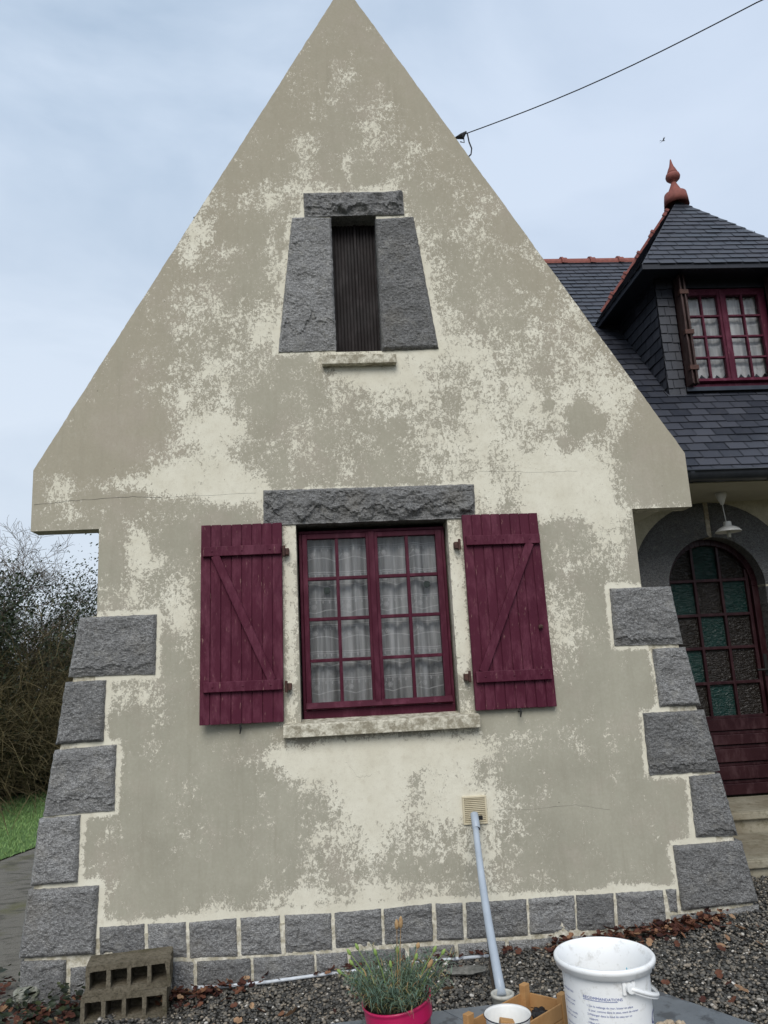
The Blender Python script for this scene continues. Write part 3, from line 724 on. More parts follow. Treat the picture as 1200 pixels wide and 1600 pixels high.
# main house body at the right
SY, SZ, RY, RZ = 1.0, 2.987, 4.0, 6.50
RX0, RX1 = .5, 8.5
DWY = 1.8
dX, dR, dS = 3.285, .425, 2.19          # door arch centre, radius, springing height
dZ0 = .455
# wall with arched opening: build as strips of polygons
mb = MB(); N_ = 24
arc = [(dX+dR*math.cos(math.pi*i/N_), dS+dR*math.sin(math.pi*i/N_)) for i in range(N_+1)]
OR = .735
oarc = [(dX+OR*math.cos(math.pi*i/N_), dS+.0+OR*math.sin(math.pi*i/N_)) for i in range(N_+1)]
TOP = 2.955
mb.box((WX1-.01, DWY, 0), (dX-OR, DWY+.22, TOP)); mb.box((dX+OR, DWY, 0), (RX1, DWY+.22, TOP))
for i in range(N_):
    (xa, za), (xb2, zb) = oarc[i], oarc[i+1]
    if min(za, zb) < TOP: mb.prism([(xb2, min(zb, TOP)), (xa, min(za, TOP)), (xa, TOP+.001), (xb2, TOP+.001)], DWY, DWY+.22)
mb.box((dX-OR, DWY+.002, 0), (dX-dR-.01, DWY+.22, dS)); mb.box((dX+dR+.01, DWY+.002, 0), (dX+OR, DWY+.22, dS))
obj('front_wall', mb, M['cream'], house)
mb = MB(); mb.box((WX1, 7.5, 0), (RX1, 7.7, TOP)); mb.box((RX1-.2, DWY+.221, 0), (RX1-.001, 7.5, TOP)); mb.prism([(0, 0)]*0, 0, 0) if False else None
mb.face([(RX1-.01, DWY, TOP), (RX1-.01, 7.0, TOP), (RX1-.01, RY, RZ-.1)])
obj('rear_wall', mb, M['cream'], house)
# granite arch: two big voussoirs each side
def arch_stone(a0, a1, seed, r0=dR, r1=OR, y=DWY-.012):
    mb = MB(); na, nr = max(4, int((a1-a0)*r1/.03)), 10
    for j in range(nr+1):
        for i in range(na+1):
            a = a0+(a1-a0)*i/na; r = r0+(r1-r0)*j/nr; x, z = dX+r*math.cos(a), dS+r*math.sin(a)
            e = min(1, min(i, na-i)*.03/.02, (nr-j)*.03/.02) if 0 < j else 1
            mb.v.append((x, y+(1-e)*.012+.006*noise.fractal(Vector((x*9, seed, z*9)), 1, 2, 3), z))
    for j in range(nr):
        for i in range(na): k = j*(na+1)+i; mb.f.append((k, k+1, k+na+2, k+na+1)); mb.m.append(0)
    k = len(mb.v)
    for i in range(na+1): x, y_, z = mb.v[i]; mb.v.append((x, DWY+.22, z))
    for i in range(na): mb.f.append((i, k+i, k+i+1, i+1)); mb.m.append(0)
    obj('arch_stone', mb, M['granite_dark'], house)
g_ = .012
arch_stone(0, math.pi/2-g_, 1); arch_stone(math.pi/2+g_+.02, math.pi, 3)
mb = MB(); mb.prism([(dX-.030, dS+dR), (dX+.008, dS+dR), (dX+.008, TOP-.01), (dX-.030, TOP-.01)], DWY-.010, DWY+.2); obj('mortar', mb, M['mortar'], house)
for s in (-1, 1):
    for k, (z0, z1) in enumerate(((1.62, 2.17), (1.05, 1.61), (.46, 1.04))):
        xa, xb2 = (dX+dR, dX+dR+(.30 if k % 2 else .2)); 
        if s < 0: xa, xb2 = 2*dX-xb2, 2*dX-xa
        rough_stone([(xa, z1), (xb2, z1), (xb2, z0), (xa, z0)], M['granite_dark'], 70+k+s*5, back=.2, name='door_jamb', yb=DWY)
# the door
DY = 1.93
door = MB(); door.prism([(dX-dR, dZ0)]+[(dX-dR*math.cos(math.pi*i/N_)*1.0, dS+dR*math.sin(math.pi*i/N_)) for i in range(N_+1)]+[(dX+dR, dZ0)], DY+.05, DY+.07)
dr = obj('door', door, M['door'], house)
s = MB()
cw = .236; c0 = dX-1.5*cw-.01; cols = [c0+cw*i for i in range(4)]
rows = [fy(1110, y, DY).z for y in (1122, 1068, 1013, 961, 907)]; rows.append(dS+.30)
fr = MB()
for i in range(N_):     # arched head frame
    a0, a1 = math.pi*i/N_, math.pi*(i+1)/N_
    p = [(dX+r*math.cos(a), dS+r*math.sin(a)) for r, a in ((dR-.055, a0), (dR, a0), (dR, a1), (dR-.055, a1))]
    fr.prism(p, DY-.02, DY+.05)
fr.box((dX-dR, DY-.02, dZ0), (dX-dR+.055, DY+.05, dS)); fr.box((dX+dR-.055, DY-.02, dZ0), (dX+dR, DY+.05, dS))
obj('door_frame', fr, M['door'], dr, bevel=.004)
for i, x in enumerate(cols):
    ww = .024 if 0 < i < 3 else .03; zt = dS+math.sqrt(max(0, (dR-.05)**2-(x-dX)**2))
    s.box((x-ww/2, DY, rows[0]), (x+ww/2, DY+.05, zt))
for i, z in enumerate(rows[:-1]): s.box((cols[0], DY+.002, z-.013), (cols[3], DY+.048, z+.013))
s.box((dX-dR+.055, DY+.004, rows[0]-.11), (dX+dR-.055, DY+.05, rows[0]-.012))
zs = [dZ0+.01, dZ0+.13, dZ0+.27, dZ0+.41, rows[0]-.112]
for a, b in zip(zs[:-1], zs[1:]):
    s.v += []; k = len(s.v); xa, xb2 = dX-dR+.055, dX+dR-.055
    s.prism([(xa, a+.004), (xb2, a+.004), (xb2, b-.03), (xa, b-.03)], DY-.002, DY+.05)
    s.prism([(xa, b-.03), (xb2, b-.03), (xb2, b-.004), (xa, b-.004)], DY+.02, DY+.05)
obj('door_panel', s, M['door'], dr, bevel=.004)
def m_tex_glass(name, c):
    g = G(name, .2, .3); g.color(g.mix(g.noise(20, 3), c, tuple(x*.5 for x in c))); n = g.noise(44, 3, .6, g.mapping((.5, 1, 1.5)), dist=.6); g.bump(n, .8, .02); return g.m
GG = m_tex_glass('green_cathedral_glass', (.004, .030, .025)); BG = m_tex_glass('brown_cathedral_glass', (.014, .010, .007))
pat = ['BGB', 'GBB', 'BGB', 'GBG', 'BGB']
for j in range(5):
    for i in range(3):
        p = MB(); za = rows[j]; 
        if j < 4: pts = [(cols[i], za), (cols[i+1], za), (cols[i+1], rows[j+1]), (cols[i], rows[j+1])]
        else:
            top = [(x, dS+math.sqrt(max(0, (dR-.045)**2-(x-dX)**2))) for x in np.linspace(cols[i+1], cols[i], 8)]; pts = [(cols[i], za), (cols[i+1], za)]+top
        p.face([(x, DY+.03, z) for x, z in pts]); o = obj('pane', p, GG if pat[j][i] == 'G' else BG, dr); o['label'] = 'green ribbed glass pane' if pat[j][i] == 'G' else 'brown ribbed glass pane'
h = MB(); h.box((dX+dR-.05, DY-.03, 1.42), (dX+dR-.02, DY-.02, 1.60)); h.tube([(dX+dR-.035, DY-.02, 1.47), (dX+dR-.035, DY-.06, 1.47), (dX+dR-.14, DY-.065, 1.47)], .009, 8); obj('handle', h, M['iron'], dr)
# door steps
g = G('step_stone', .85, .2); c = g.mix(g.rng(g.noise(3, 5, .6), .4, .65), (.19, .165, .12), (.29, .27, .21)); c = g.mix(g.rng(g.noise(18, 5, .7), .5, .7, 0, .7), c, (.10, .09, .05)); g.color(c); g.bump(g.noise(50, 4), .5, .01)
st = MB(); st.box((WX1+.01, 1.33, -.1), (5.2, 1.93, dZ0-.002)); st.box((WX1+.01, 1.29, dZ0-.055), (5.2, 1.33, dZ0-.003)); st.box((WX1+.012, .58, -.1), (5.2, 1.33, .305)); st.box((WX1+.012, .55, .255), (5.2, .58, .304))
tag(obj('door_steps', st, g.m, bevel=.008), 'worn stone steps up to the arched front door', 'steps')
# eaves, gutter
mb = MB(); mb.box((WX1-.3, SY+.02, TOP-.03), (RX1, DWY+.25, TOP+.002)); mb.box((ER[0]-.35, SY-.02, TOP-.045), (RX1, SY+.018, TOP+.03)); obj('soffit', mb, M['soffit'], house)
mb = MB(); gy = SY-.075; k = len(mb.v); n = 12
prof = [(gy+.062*math.cos(a), SZ-.005+.075*math.sin(a)) for a in np.linspace(math.pi, 2*math.pi, n)]
prof = [(prof[0][0]-.008, prof[0][1]+.006)]+prof
prof2 = [(y+.0 if 0 else y, z) for y, z in prof]
mb.quadstrip([(ER[0]-.2, y, z) for y, z in prof], [(RX1, y, z) for y, z in prof])
mb.tube([(ER[0]-.2, gy-.064, SZ+.0), (RX1, gy-.064, SZ+.0)], .009, 8)
x = 2.72
while x < RX1:
    mb.quadstrip([(x, gy+.066*math.cos(a), SZ-.005+.080*math.sin(a)) for a in np.linspace(math.pi, 2*math.pi, n)], [(x+.035, gy+.066*math.cos(a), SZ-.005+.080*math.sin(a)) for a in np.linspace(math.pi, 2*math.pi, n)]); x += .62
obj('gutter', mb, M['zinc'], house, smooth=True)
# main roof
vr = Vector((0, RY-SY, RZ-SZ)); Lr = vr.length; vr.normalize(); nr_ = Vector((0, -vr.z, vr.y))
mb = MB(); tone = []
slates(mb, tone, (0, SY-.03, SZ-.01), (1, 0, 0), vr, nr_, 0, Lr+.03, lambda v: max(RX0, 2.28-(v*vr.z)/1.74), lambda v: RX1, exp=.108, sw=.165)
k = len(mb.v); mb.face([(RX0, SY, SZ), (RX1, SY, SZ), (RX1, RY, RZ), (RX0, RY, RZ)]); mb.face([(RX0, RY, RZ), (RX1, RY, RZ), (RX1, 2*RY-SY, SZ), (RX0, 2*RY-SY, SZ)]); tone += [.2]*8
for q in range(k, len(mb.v)): x, y, z = mb.v[q]; mb.v[q] = (x, y, z-.012)
obj('slate_roof', mb, M['slate'], house, attrs={'tone': tone})
def ridge_tiles(a, b, name='ridge_tile', r=.085, ln=.36):
    a, b = Vector(a), Vector(b); d = (b-a); L_ = d.length; d.normalize(); n = int(L_/ln)
    side = d.cross(Vector((0, 0, 1))).normalized(); up = side.cross(d).normalized()
    first = None
    for k in range(n+1):
        mb = MB(); p0 = a+d*(k*ln); p1 = a+d*min((k+1)*ln, L_)
        if (p1-p0).length < .06: break
        for (q0, q1, rr) in ((p0, p1, r), (p0, p0+d*.06, r*1.16), (p0-d*.012, p0+d*.012, r*1.28)):
            A = [q0+side*math.cos(t)*rr+up*(math.sin(t)*rr*.95-.04) for t in np.linspace(-.15, math.pi+.15, 11)]
            B = [q1+side*math.cos(t)*rr+up*(math.sin(t)*rr*.95-.04) for t in np.linspace(-.15, math.pi+.15, 11)]
            mb.quadstrip(A, B); mb.face(A)
        obj(name, mb, M['clay'], house, smooth=False)
ridge_tiles((1.9, RY, RZ+.0), (7.5, RY, RZ+.0))
# dormer
DXc, DH, DYF, DYA, DZE, DZA = 3.70, .85, 1.5, 2.35, 5.06, 6.25
DW = 1.76; cx0, cx1 = 3.066, 2*DXc-3.066; pz0 = 3.90
def roofY(z): return SY+(z-SZ)*(RY-SY)/(RZ-SZ)
mb = MB()
mb.box((cx0, DW, pz0-.02), (3.225, DW+.12, 5.06)); mb.box((2*DXc-3.225, DW, pz0-.02), (cx1, DW+.12, 5.06)); mb.box((3.225, DW+.02, 4.96), (2*DXc-3.225, DW+.12, 5.06)); mb.box((3.225, DW+.015, pz0-.02), (2*DXc-3.225, DW+.12, 3.965))
for x in (cx0, cx1-.02):
    mb.face([(x, DW+.1, pz0-.1), (x, roofY(5.06)+.05, 5.06), (x, DW+.1, 5.06)]); 
obj('dormer_wall', mb, M['underside'], house)
mb = MB(); tone = []
for x0 in (cx0, 2*DXc-3.225):
    mb = MB(); tone = []; slates(mb, tone, (x0, DW, pz0-.015), (1, 0, 0), (0, 0, 1), (0, -1, 0), 0, 1.18, lambda v: 0, lambda v: .159, exp=.088, sw=.105); obj('slate_cladding', mb, M['slate_dk'], house, attrs={'tone': tone})
for s, x in ((-1, cx0), (1, cx1)):
    mb = MB(); tone = []; slates(mb, tone, (x, DW, pz0-.02), (0, 1, 0), (0, 0, 1), (s, 0, 0), 0, 1.18, lambda v: 0, lambda v: max(0.01, roofY(pz0-.02+v)-DW+.03), exp=.10, sw=.16)
    obj('slate_cladding', mb, M['slate_dk'], house, attrs={'tone': tone})
mb = MB(); mb.box((3.225, DW-.03, 3.935), (2*DXc-3.225, DW+.03, 3.972)); obj('dormer_sill', mb, M['zinc'], house)
dw = casement(3.275, 2*DXc-3.275, 3.972, 4.955, DW+.03, M['red'], fw=.03, sw=.045, bw=.018, bot=.05)
for a, b, ph in ((3.31, DXc, 1.), (DXc, 4.1, 3.)):
    c_ = MB(); n = 60; xs_ = np.linspace(a, b, n); pt = lambda x, z: (x, DW+.10+fold(x, ph)*.4, z)
    zig = lambda x: 4.09+.05*abs(((x/.075) % 1)*2-1)
    c_.quadstrip([pt(x, zig(x)) for x in xs_], [pt(x, 4.9) for x in xs_]); c_.cm = 1
    for z in (4.21, 4.42, 4.63, 4.80):
        c_.quadstrip([(x, DW+.098+fold(x, ph)*.4, z-.012-.010*abs(math.sin(x*45))) for x in xs_], [(x, DW+.098+fold(x, ph)*.4, z) for x in xs_])
    c_.quadstrip([(x, DW+.098+fold(x, ph)*.4, zig(x)) for x in xs_], [(x, DW+.098+fold(x, ph)*.4, zig(x)+.06) for x in xs_])
    obj('curtain', c_, [M['voile'], M['lace2']], dw)
room(3.23, 2*DXc-3.23, DW+.121, 3.2, 3.95, 5.0, 'dormer_room')
for s in (-1, 1):      # folded slatted shutters against both jambs
    mb = MB()
    for i in range(4):
        x = 3.225+.012+i*.019; y1 = DW-.005-.028*(i % 2); xx = x if s < 0 else 2*DXc-x-.010
        mb.box((xx, DW-.13+.02*(i % 2), 3.975), (xx+.010, y1, 5.02))
    xx = 3.228 if s < 0 else 2*DXc-3.228-.082
    o = obj('folded_shutter', mb, M['brown'], house, bevel=.002)
    for z in (4.12, 4.46, 4.85): st_ = MB(); st_.box((xx, DW-.136, z-.022), (xx+.082, DW-.09, z+.022)); obj('hinge', st_, M['rust'], o, bevel=.002)
# dormer roof: hipped, slated, thin dark fascia
mb = MB(); tone = []
ap = Vector((DXc, DYA, DZA)); hs = DZA-DZE
cor = [Vector((DXc-DH, DYF, DZE)), Vector((DXc+DH, DYF, DZE)), Vector((DXc+DH, DYF+2*DH, DZE)), Vector((DXc-DH, DYF+2*DH, DZE))]
for i in range(4):
    a, b = cor[i], cor[(i+1) % 4]; u = (b-a); L0 = u.length; u.normalize(); mid = (a+b)/2; v = (ap-mid); H = v.length; v.normalize(); nn = u.cross(v).normalized()
    if nn.z < 0: nn = -nn
    slates(mb, tone, a-v*.015, u, v, nn, L0, H, lambda t: t*(L0/2)/H, lambda t: L0-t*(L0/2)/H, exp=.092, sw=.155, lift=.010)
    k = len(mb.v); mb.face([a-nn*.01, b-nn*.01, ap-nn*.01]); tone += [.2]*3
obj('dormer_roof', mb, M['slate'], house, attrs={'tone': tone})
mb = MB(); x0, x1, y0, y1 = DXc-DH, DXc+DH, DYF, DYF+2*DH-.3
mb.box((x0+.02, y0+.02, DZE-.012), (x1-.02, y1, DZE-.004)); mb.box((x0, y0-.002, DZE-.055), (x1, y0+.02, DZE-.002)); mb.box((x0, y0+.02, DZE-.055), (x0+.02, y1, DZE-.002)); mb.box((x1-.02, y0+.02, DZE-.055), (x1, y1, DZE-.002))
obj('dormer_eaves', mb, M['underside'], house)
ridge_tiles(ap+Vector((-.06, .06, -.1)), (3.03, 3.02, 5.30), 'hip_tile', .075, .24)
ridge_tiles(ap+Vector((.06, .06, -.1)), (2*DXc-3.03, 3.02, 5.30), 'hip_tile', .075, .24)
mb = MB(); mb.lathe([(.0, -.02), (.125, -.10), (.118, -.02), (.110, .035), (.085, .05), (.064, .055), (.058, .09), (.040, .13), (.026, .165), (.022, .18), (.045, .19), (.068, .215), (.074, .24), (.066, .268), (.050, .278), (.055, .282), (.052, .292), (.040, .325), (.024, .36), (.014, .40), (.007, .44), (.0005, .452)], (ap.x, ap.y, ap.z+.035), 28)
for i, v in enumerate(mb.v): pass
obj('finial', mb, M['clay'], house, smooth=True)
# ------------------------------------------------------------------ pendant lamp, cable, bird
lx, ly = fy(1136, 815, 1.42).x, 1.42
zs_ = fy(1140, 831, ly).z
lamp = thing('pendant_lamp', 'white enamel pendant lamp hanging from the porch soffit by the arched door', 'lamp', (lx, ly, zs_))
mb = MB(); mb.lathe([(.045, TOP-.035-zs_), (.043, TOP-.06-zs_), (.012, TOP-.13-zs_), (.001, TOP-.135-zs_)], (lx-.02, ly, zs_), 16); obj('canopy', mb, M['white'], lamp, smooth=True)
mb = MB(); mb.tube([(lx-.02, ly, TOP-.12), (lx-.008, ly, zs_+.085)], .0035, 6); obj('cord', mb, M['white'], lamp)
mb = MB(); mb.lathe([(.03, .085), (.032, .05), (.045, .046), (.078, .030), (.10, .008), (.104, 0), (.101, -.001), (.075, .024), (.04, .038)], (lx, ly, zs_), 28); obj('lamp_shade', mb, M['white'], lamp, smooth=True)
mb = MB()
for a in range(3): an = a*2.09; mb.tube([(lx+.010*math.cos(an), ly+.010*math.sin(an), zs_+.035), (lx+.010*math.cos(an), ly+.010*math.sin(an), zs_-.045)], .007, 8)
obj('bulb', mb, m_flat('bulb_glass', (.55, .55, .5), .2), lamp, smooth=True)
e0 = fy(722, 211, .06); e1 = ray(1190, 0); 
far = CAM+e1*((-1.2-CAM.y)/e1.y)
cb = thing('overhead_cable', 'thin black service cable running from the gable edge up across the sky', 'cable', tuple(e0))
mb = MB(); d = (far-e0); pts = [e0+d*t+Vector((0, 0, -.10*math.sin(min(t, 1)*math.pi)*.5)) for t in np.linspace(0, 2.6, 30)]; mb.tube(pts, .0035, 6); obj('wire', mb, M['iron'], cb)
mb = MB(); mb.tube([e0+Vector((-.05, .02, -.01)), e0+Vector((0, 0, -.01)), e0+Vector((.03, -.01, .02))], [.006, .022, .005], 8); mb.tube([e0+Vector((.01, 0, -.01)), e0+Vector((.015, .02, -.045)), e0+Vector((-.01, .03, -.03))], .004, 6); obj('clamp', mb, M['iron'], cb)
mb = MB(); q = [fy(*p, .1) for p in ((730, 208), (733, 222), (737, 232), (736, 241), (731, 246))]; mb.tube(q, .005, 6); obj('drop_wire', mb, M['iron'], cb)
bp = CAM+ray(1036, 220)*60; mb = MB()
mb.tube([bp+Vector((-.16, 0, -.01)), bp+Vector((-.06, 0, 0)), bp+Vector((.06, 0, .01)), bp+Vector((.13, 0, .012)), bp+Vector((.17, 0, .0))], [.008, .03, .038, .022, .004], 8)
k = bp+Vector((.03, 0, .02))
for s in (-1, 1): mb.face([k, k+Vector((-.05, s*.16, .05)), k+Vector((-.16, s*.42, .03)), k+Vector((-.1, s*.12, 0))]); mb.face([k+Vector((.0, 0, .0)), k+Vector((-.02, s*.1, .09)), k+Vector((.03, s*.3, .14)), k+Vector((.05, s*.1, .05))])
mb.face([bp+Vector((-.14, 0, 0)), bp+Vector((-.26, .05, .0)), bp+Vector((-.25, -.05, 0))])
tag(obj('bird', mb, M['iron'], loc=tuple(bp)), 'tiny dark bird flying above the terracotta finial', 'bird')

# ------------------------------------------------------------------ gravel, leaves
def rocks(name, n, fx, size, mat, label=None, cat=None, lift=.3, kind='stuff'):
    t = (1+5**.5)/2
    ico = np.array([(-1,t,0),(1,t,0),(-1,-t,0),(1,-t,0),(0,-1,t),(0,1,t),(0,-1,-t),(0,1,-t),(t,0,-1),(t,0,1),(-t,0,-1),(-t,0,1)])/math.hypot(1, t)
    F = np.array([(0,11,5),(0,5,1),(0,1,7),(0,7,10),(0,10,11),(1,5,9),(5,11,4),(11,10,2),(10,7,6),(7,1,8),(3,9,4),(3,4,2),(3,2,6),(3,6,8),(3,8,9),(4,9,5),(2,4,11),(6,2,10),(8,6,7),(9,8,1)])
    pos = fx(n); n = len(pos)
    s = size[0]+(size[1]-size[0])*rng.random(n)**2.2
    V = ico[None]*(1+.28*(rng.random((n, 12, 1))-.5))
    V = V*np.stack([1+.5*rng.random(n), .8+.4*rng.random(n), .5+.3*rng.random(n)], 1)[:, None, :]
    a = rng.random(n)*6.28; b = (rng.random(n)-.5)*1.4
    ca, sa, cb_, sb = np.cos(a), np.sin(a), np.cos(b), np.sin(b)
    x, y, z = V[..., 0], V[..., 1], V[..., 2]
    y, z = y*cb_[:, None]-z*sb[:, None], y*sb[:, None]+z*cb_[:, None]
    x, y = x*ca[:, None]-y*sa[:, None], x*sa[:, None]+y*ca[:, None]
    V = np.stack([x, y, z], -1)*s[:, None, None]/2+pos[:, None, :]; V[..., 2] += (s*lift*.5)[:, None]
    me = bpy.data.meshes.new(name); nf = n*20
    me.vertices.add(n*12); me.vertices.foreach_set('co', V.reshape(-1))
    idx = (F[None]+(np.arange(n)*12)[:, None, None]).reshape(-1)
    me.loops.add(nf*3); me.loops.foreach_set('vertex_index', idx.astype(np.int32)); me.polygons.add(nf); me.polygons.foreach_set('loop_start', np.arange(0, nf*3, 3, dtype=np.int32))
    at = me.attributes.new('tone', 'FLOAT', 'POINT'); at.data.foreach_set('value', np.repeat(rng.random(n), 12).astype(np.float32))
    me.materials.append(mat); me.update(calc_edges=True); me.validate()
    o = bpy.data.objects.new(name, me); C.objects.link(o); return tag(o, label, cat, kind=kind)
M['gravel'] = m_tone('gravel', [(0, (.030, .030, .029)), (.35, (.072, .070, .064)), (.6, (.12, .112, .098)), (.82, (.18, .16, .13)), (.96, (.28, .235, .18)), (1, (.60, .58, .54))], .6, .4, 90, .5)
def gpos(n):
    x = rng.uniform(-1.25, 3.4, n); y = rng.uniform(-2.9, .55, n)
    ok = (((y < -.015) & (x < 2.36)) | ((x > 2.37))) & ~((x < -1.0+.25*np.sin(y*5)) & (rng.random(n) > .12))
    x, y = x[ok], y[ok]
    z = gz(x, y)+.010*np.sin(x*7+y*4)+.012*rng.random(len(x)); return np.stack([x, y, z], 1)
g = G('gravel_bed', .95, .1); c = g.mix(g.rng(g.noise(110, 3, .7), .4, .65), (.018, .018, .017), (.10, .095, .085)); g.color(c); g.bump(g.noise(110, 3), 1, .01)
sheet('gravel_bed', [-1.55+.25*i for i in range(21)], [-3.2+.25*i for i in range(16)], -.006, g.m)
rocks('gravel', 95000, gpos, (.009, .023), M['gravel'], 'grey gravel along the foot of the wall', 'gravel')
def leaf_mesh(pos, size, seed=0, oak=True):
    V, F, T = [], [], []
    for (x, y, z) in pos:
        s = random.uniform(*size); a = random.uniform(0, 6.28); tilt = random.uniform(-.7, .7); t2 = random.uniform(-.6, .6); cur = random.uniform(.1, .5)
        Mx = Matrix.Rotation(a, 3, 'Z') @ Matrix.Rotation(tilt, 3, 'X') @ Matrix.Rotation(t2, 3, 'Y'); k = len(V); tn = random.random()
        n = 7; lw = [0, .22, .30, .22, .36, .24, 0] if oak else [0, .2, .34, .38, .32, .18, 0]
        for i in range(n):
            u = i/(n-1)-.5
            for sg in (-1, 0, 1):
                p = Vector((u*s, sg*lw[i]*s, abs(sg)*cur*lw[i]*s+cur*u*u*s)); p = Mx @ p; V.append((p.x+x, p.y+y, p.z+z+.006)); T.append(tn)
        for i in range(n-1):
            b = k+i*3; F += [(b, b+1, b+4, b+3), (b+1, b+2, b+5, b+4)]
    mb = MB(); mb.v = V; mb.f = F; mb.m = [0]*len(F); return mb, T
M['leaf'] = m_tone('dead_leaves', [(0, (.030, .011, .010)), (.4, (.070, .026, .018)), (.75, (.12, .050, .03)), (.92, (.20, .10, .055)), (1, (.34, .22, .13))], .7, .2, 60, .3)
lp = []
def lscat(n, f):
    for _ in range(n):
        x, y = f(); lp.append((x, y, float(gz(x, y))+random.uniform(.012, .03)))
# drift along the right foot of the wall
for _ in range(420):
    t = random.random()**.8; x = 1.05+t*1.05+random.gauss(0, .04); y = -.03-abs(random.gauss(0, .10))*(1.15-.7*t); lp.append((x, y, float(gz(x, y))+.015+.05*math.exp((y+.03)*14)*random.random()))
for _ in range(70): x = random.uniform(-.2, .95); y = -abs(random.gauss(.03, .05)); lp.append((x, y, float(gz(x, y))+.02))
for _ in range(170): x = -.76+random.gauss(0, .13); y = -.04-abs(random.gauss(0, .09)); lp.append((x, y, float(gz(x, y))+.02+.04*random.random()))
for _ in range(260): x = random.uniform(-2.0, -1.38); y = random.uniform(-.55, .35) if x < -1.85 else random.uniform(-.6, -.02); lp.append((x, y, float(gz(x, y))+.02))
for _ in range(60): x = random.uniform(-1.0, 2.6); y = -random.uniform(.05, 1.4); lp.append((x, y, float(gz(x, y))+.022))
for p in ((1125,1530),(1158,1555),(1128,1490),(1160,1470),(1140,1545)): q = fz(*p, .16); lp.append((q.x, q.y, .175))
mb, T = leaf_mesh(lp, (.02, .055)); big = []
for px, py in ((1127,1532),(1160,1556),(1128,1491),(1161,1472),(1015,1478),(700,1535),(330,1572),(455,1560)): q = fz(px, py, .13); big.append((q.x, q.y, float(gz(q.x, q.y))+.035))
mb2, T2_ = leaf_mesh(big, (.055, .085)); k_ = len(mb.v); mb.v += mb2.v; mb.f += [tuple(k_+i for i in f) for f in mb2.f]; mb.m += mb2.m; T = T+[.97]*len(T2_); tag(obj('fallen_leaves', mb, M['leaf'], attrs={'tone': T}), 'drift of brown fallen leaves against the granite plinth', 'leaves', kind='stuff')
# low ivy and weeds at the left foot
M['ivy'] = m_tone('ivy', [(0, (.010, .014, .008)), (.6, (.020, .030, .013)), (1, (.05, .06, .022))], .5, .3, 30, 0)
lv = []
for _ in range(300):
    x = random.uniform(-2.15, -1.36); y = -.05-abs(random.gauss(0, .22)); 
    if x < -1.8: y = random.uniform(-.5, .4)
    lv.append((x, y, float(gz(x, y))+random.random()**2*.12))
mb, T = leaf_mesh(lv, (.02, .05), oak=False); tag(obj('ground_ivy', mb, M['ivy'], attrs={'tone': T}), 'dark ivy and weeds at the left foot of the wall', 'weeds', kind='stuff')
# pale stone at the left corner
c = fz(40, 1558, .04)
def boulder(name, c, sx, sy, sz, mat, label, seed):
    bm = bmesh.new(); bmesh.ops.create_icosphere(bm, subdivisions=4, radius=1); mb = MB()
    for v in bm.verts:
        q = v.co*1.6+Vector((seed, seed, seed)); n = 1+.22*noise.fractal(q, 1, 2, 4)+.12*noise.cell(q*1.2)
        mb.v.append((c[0]+v.co.x*sx*n, c[1]+v.co.y*sy*n, c[2]+v.co.z*sz*n))
    mb.f = [tuple(v.index for v in f.verts) for f in bm.faces]; mb.m = [0]*len(mb.f); bm.free()
    return tag(obj(name, mb, mat, loc=tuple(c)), label, 'stone')
boulder('stone', (c.x, c.y, .045), .065, .05, .045, m_flat('pale_stone', (.26, .26, .23), .9, (.12, .13, .09), 25, b=.5), 'pale rough stone lying in the weeds at the left corner', 2.3)
c = fz(730, 1516, .1); boulder('stone', (c.x, c.y, .10), .10, .05, .014, m_flat('flat_stone', (.17, .165, .15), .9, (.09, .09, .08), 40, b=.5), 'flat grey stone sunk in the gravel behind the flower pot', 5.1)
for px, py, lab in ORN:
    q = fy(px, py, .135); o_ = boulder('window_ornament', (q.x, .135, q.z), .021, .010, .021, m_flat('dark_foliage', (.012, .025, .015), .8, (.03, .05, .03), 120, b=1), lab, 4.4); o_['category'] = 'ornament'
# white conduit along the foot of the wall
mb = MB(); mb.tube([fy(x, y, -.05)+Vector((0, 0, .018)) for x, y in ((300,1549),(350,1547),(420,1540),(500,1529),(552,1523),(620,1514),(700,1505),(773,1498))], .009, 8)
tag(obj('conduit', mb, m_flat('white_pvc', (.55, .58, .62), .4, (.42, .45, .48), 20), loc=tuple(fy(300,1551,-.05)), smooth=True), 'thin pale plastic pipe lying along the foot of the wall', 'pipe')

